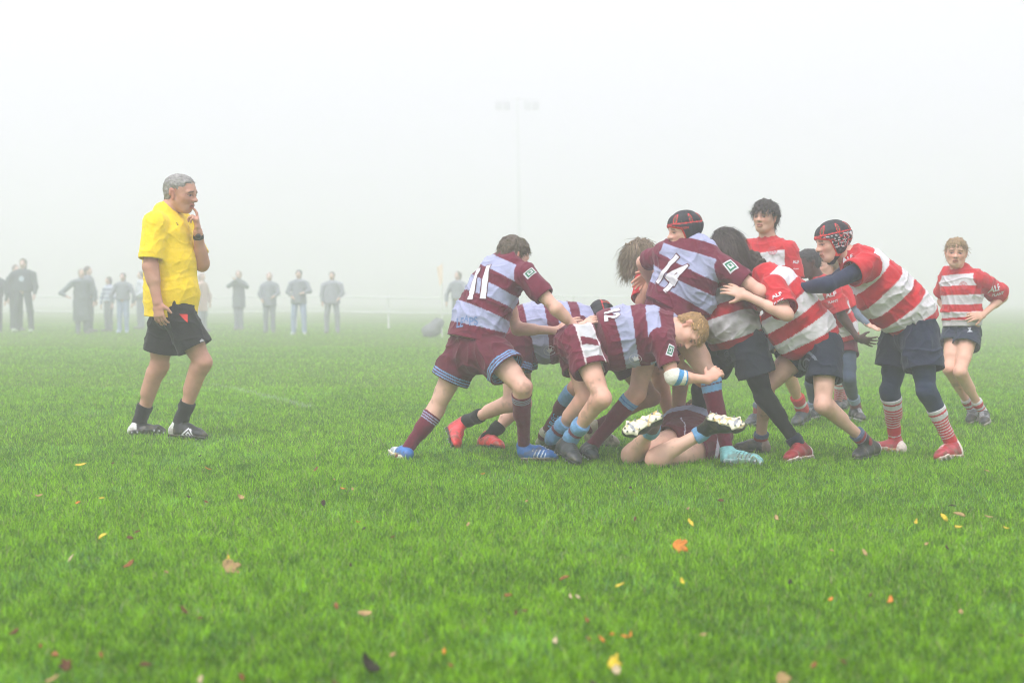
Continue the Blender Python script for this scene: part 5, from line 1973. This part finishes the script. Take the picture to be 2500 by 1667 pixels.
spectator(730, 816, 660, "onlooker in a dark cap and jacket with pale jeans, elbows out", G2, JEAN, coat_len=.55, wide=1.1, arms=((.07, .2), (.05, .1)), fold=(.7, .5), legs=.13, hair_c=srgb(92, 96, 104), shoe=srgb(200, 205, 206))
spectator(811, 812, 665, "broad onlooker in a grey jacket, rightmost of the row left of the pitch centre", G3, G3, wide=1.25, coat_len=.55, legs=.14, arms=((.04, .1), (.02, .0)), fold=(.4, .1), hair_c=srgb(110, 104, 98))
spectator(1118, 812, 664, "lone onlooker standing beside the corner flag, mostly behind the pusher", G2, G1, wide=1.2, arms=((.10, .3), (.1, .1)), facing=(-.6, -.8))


# ------------------------------------------------------------------ fallen leaves
LEAFC = dict(o=srgb(200, 124, 48), y=srgb(208, 180, 56), b=srgb(98, 64, 40), d=srgb(60, 46, 34), t=srgb(164, 136, 92), r=srgb(132, 82, 46), p=srgb(184, 166, 132), k=srgb(44, 40, 30))
NAMES = dict(o="orange", y="yellow", b="brown", d="dark brown", t="tan", r="russet", p="pale buff", k="blackish")


def leaf(px, py, wpx, ck, label, group, maple=False, seed=0):
    rng = np.random.default_rng(seed + 100)
    c = P(px, py, z=.045)
    d = c[1]
    size = max(wpx * d / FPX, .018)
    if maple:
        ang = np.linspace(0, 2 * np.pi, 40, endpoint=False)
        lob = [(0, 1.0), (.95, .86), (-.95, .86), (1.9, .55), (-1.9, .55)]
        rad = np.full(40, .48)
        for a0, r0 in lob:
            dd = np.abs((ang - a0 + np.pi) % (2 * np.pi) - np.pi)
            rad = np.maximum(rad, r0 * np.clip(1 - dd / .75, 0, 1) ** .6)
        rad += .05 * np.sin(ang * 11)
        ol = np.stack([np.cos(ang) * rad, np.sin(ang) * rad], 1) * size * .66
    else:
        ang = np.linspace(0, 2 * np.pi, 26, endpoint=False)
        wd_ = rng.uniform(.30, .5)
        rx = np.cos(ang)
        ry = np.sin(ang) * wd_ * (1 - .35 * rx) * np.abs(np.sin(ang)) ** .15
        ol = np.stack([rx, ry], 1) * size * .55 * (1 + rng.normal(0, .05, (26, 1)))
    n = len(ol)
    rings = [(0.0, 1), (.35, n), (.7, n), (1.0, n)]
    pts = [np.zeros(2)]
    for r_, k in rings[1:]:
        pts += list(ol * r_)
    pts = np.array(pts)
    cv = rng.uniform(.2, .9) / size * rng.choice([-1, 1, 1])
    cv2 = rng.uniform(-.5, .8) / size
    z = cv * pts[:, 1] ** 2 + cv2 * pts[:, 0] ** 2 + size * .06 * noise(np.stack([pts[:, 0], pts[:, 1], np.full(len(pts), seed * .37)], 1), 3.0 / size)
    L = np.stack([pts[:, 0], pts[:, 1], z], 1)
    th = .0012
    top_, bot = L + [0, 0, th], L - [0, 0, th]
    V = np.concatenate([top_, bot])
    N = len(L)
    F = []
    for s_, flip in ((0, False), (N, True)):
        for j in range(n):
            k = (j + 1) % n
            fs = [(s_, s_ + 1 + j, s_ + 1 + k)]
            for r_ in range(2):
                b0_ = s_ + 1 + r_ * n
                fs.append((b0_ + j, b0_ + n + j, b0_ + n + k, b0_ + k))
            F += [f[::-1] if flip else f for f in fs]
    e0 = 1 + 2 * n
    for j in range(n):
        k = (j + 1) % n
        F.append((e0 + j, N + e0 + j, N + e0 + k, e0 + k))
    # stalk
    rot = Matrix.Rotation(rng.uniform(-.9, .9), 3, 'Z') @ Matrix.Rotation(rng.uniform(.75, 1.1) if maple else rng.uniform(.15, .9), 3, 'X') @ Matrix.Rotation(rng.uniform(-.5, .5), 3, 'Y') @ Matrix.Rotation(rng.uniform(0, 6.28), 3, 'Z')
    V = V @ np.array(rot).T
    base = np.array(c)
    base[2] = max(.036, -V[:, 2].min() * .6 + .016)
    V = V + base
    base0 = np.array([base[0], base[1], base[2] - .0])
    col = LEAFC[ck] * (1 + .25 * noise(V, 120, seed)[:, None])
    spot = noise(V, 160, seed + 3) > .55
    col[spot] *= .55
    o = mesh_obj("fallen_leaf", V, F, col.clip(.004, 1), M_LEAF, None, base0)
    tag(o, label, "leaf", group)
    return o


SMALL = {k: "small %s fallen leaf lying in the short grass" % v for k, v in NAMES.items()}
LEAVES_L = [(370, 93, 48, 'y'), (515, 88, 26, 'b'), (955, 113, 32, 'o'), (1450, 118, 34, 'r'), (1535, 160, 20, 't'), (1575, 203, 26, 'o'), (1620, 205, 20, 't'),
            (180, 235, 36, 't'), (358, 265, 24, 'o'), (468, 245, 26, 'y'), (868, 240, 26, 'd'), (948, 262, 18, 'r'), (1108, 242, 40, 't'),
            (1485, 270, 44, 'd'), (1645, 353, 20, 'o'), (1672, 385, 34, 'k'), (598, 425, 34, 'b'), (630, 398, 34, 'b'), (325, 518, 40, 'p'),
            (592, 548, 54, 'r'), (765, 580, 26, 't'), (1545, 735, 36, 'r'), (1675, 768, 70, 't'), (845, 752, 50, 'b'), (62, 856, 56, 'b'),
            (250, 952, 56, 'r'), (185, 915, 30, 'r'), (670, 998, 54, 'b'), (918, 1076, 52, 'p'), (1112, 1058, 42, 'r'),
            (2040, 938, 38, 'o'), (2072, 1006, 26, 'r'), (1805, 955, 34, 't'), (2150, 368, 30, 't'), (1610, 548, 20, 'd'), (2335, 165, 24, 't'),
            (2218, 136, 20, 'o'), (1805, 420, 20, 'b'), (920, 790, 24, 'b'), (1545, 1088, 44, 'b'), (2335, 685, 40, 'r'), (920, 54, 18, 'k'), (465, 958, 20, 'r'), (240, 1068, 70, 't')]
LEAVES_R = [(68, 260, 40, 't'), (545, 196, 36, 'd'), (562, 220, 16, 't'), (958, 256, 30, 'b'), (565, 340, 26, 'b'), (808, 295, 26, 't'), (822, 358, 54, 'y'),
            (1215, 338, 38, 't'), (2182, 120, 24, 't'), (2022, 278, 34, 'k'), (1985, 332, 44, 'y'), (2055, 318, 56, 't'), (2190, 330, 36, 't'), (1855, 353, 32, 'y'),
            (2050, 376, 32, 'y'), (2270, 382, 26, 'y'), (1620, 492, 44, 't'), (2000, 475, 36, 'd'), (1468, 482, 20, 't'), (240, 606, 46, 'r'),
            (268, 692, 26, 'p'), (302, 692, 22, 'p'), (1278, 628, 36, 'k'), (1465, 704, 24, 'o'), (1648, 684, 20, 'b'),
            (2062, 762, 42, 't'), (345, 800, 42, 'r'), (198, 894, 42, 'p'), (412, 884, 40, 'o'), (515, 872, 18, 'o'), (546, 866, 22, 'o'), (460, 862, 18, 'o'),
            (352, 880, 26, 'r'), (1385, 1006, 46, 'r'), (1525, 988, 36, 'b'), (878, 866, 28, 't'), (60, 756, 26, 'b'), (18, 768, 30, 'b'), (375, 1088, 40, 'd'), (2338, 870, 30, 'b'), (1905, 452, 18, 't')]
SPECIAL = [(0, 470, 415, 50, 'y', False, "bright yellow oblong leaf flat on the grass, left of the two dark brown curled leaves"),
           (0, 1050, 552, 100, 't', True, "large tan dead leaf upright in the grass below the referee's walking line"),
           (0, 1050, 522, 40, 'y', False, "yellow leaf tip resting against the large tan dead leaf"),
           (0, 305, 1010, 70, 'b', True, "big dark curled brown leaf near the bottom left corner of the pitch"),
           (0, 1700, 998, 104, 'k', False, "long blackish leaf or twig lying flat in the near grass"),
           (1, 765, 458, 84, 'o', True, "largest bright orange maple leaf standing in the open grass before the ruck"),
           (1, 782, 625, 32, 'y', False, "small round golden yellow leaf nearer than the orange maple leaf"),
           (1, 496, 640, 46, 'y', False, "thin curled yellow leaf left of the round golden leaf"),
           (1, 1738, 710, 46, 'o', False, "round amber leaf alone in the grass at right"),
           (1, 462, 998, 80, 'y', True, "bright yellow leaf with an upturned edge close to the camera"),
           (1, 478, 1022, 70, 'p', False, "pale underside leaf stuck to the bright yellow leaf close to the camera"),
           (1, 1240, 1062, 84, 't', True, "large ragged buff leaf closest to the camera at the bottom edge")]
i_ = 0
for (sd_, x, y, w_, ck, mp, lb) in SPECIAL:
    leaf(x * .5315 + 1250 * sd_, y * .5315 + 1080, w_ * .5315, ck, lb, None, mp, i_)
    i_ += 1
for off, lst in ((0, LEAVES_L), (1250, LEAVES_R)):
    for (x, y, w_, ck) in lst:
        leaf(x * .5315 + off, y * .5315 + 1080, w_ * .5315 * .95, ck, SMALL[ck], "small %s leaves scattered over the grass" % NAMES[ck], False, i_)
        i_ += 1

# ------------------------------------------------------------------ the fog
def haze():
    import bmesh
    bm = bmesh.new()
    bmesh.ops.create_cube(bm, size=1)
    lo, hi = np.array([-520, -70, -1.0]), np.array([520, 920, 16.2])
    for v in bm.verts:
        v.co = [lerp(lo[i], hi[i], v.co[i] + .5) for i in range(3)]
    me = bpy.data.meshes.new("haze")
    bm.to_mesh(me)
    bm.free()
    m = bpy.data.materials.new("fog")
    m.use_nodes = True
    n = m.node_tree
    n.nodes.clear()
    o_ = n.nodes.new("ShaderNodeOutputMaterial")
    pv = n.nodes.new("ShaderNodeVolumePrincipled")
    pv.inputs['Color'].default_value = (.982, .952, 1.0, 1)
    pv.inputs['Density'].default_value = 0.0170
    pv.inputs['Anisotropy'].default_value = 0.42
    n.links.new(pv.outputs[0], o_.inputs['Volume'])
    me.materials.append(m)
    o = bpy.data.objects.new("haze", me)
    COL.objects.link(o)
    tag(o, kind="stuff")


if DO_HAZE:
    haze()
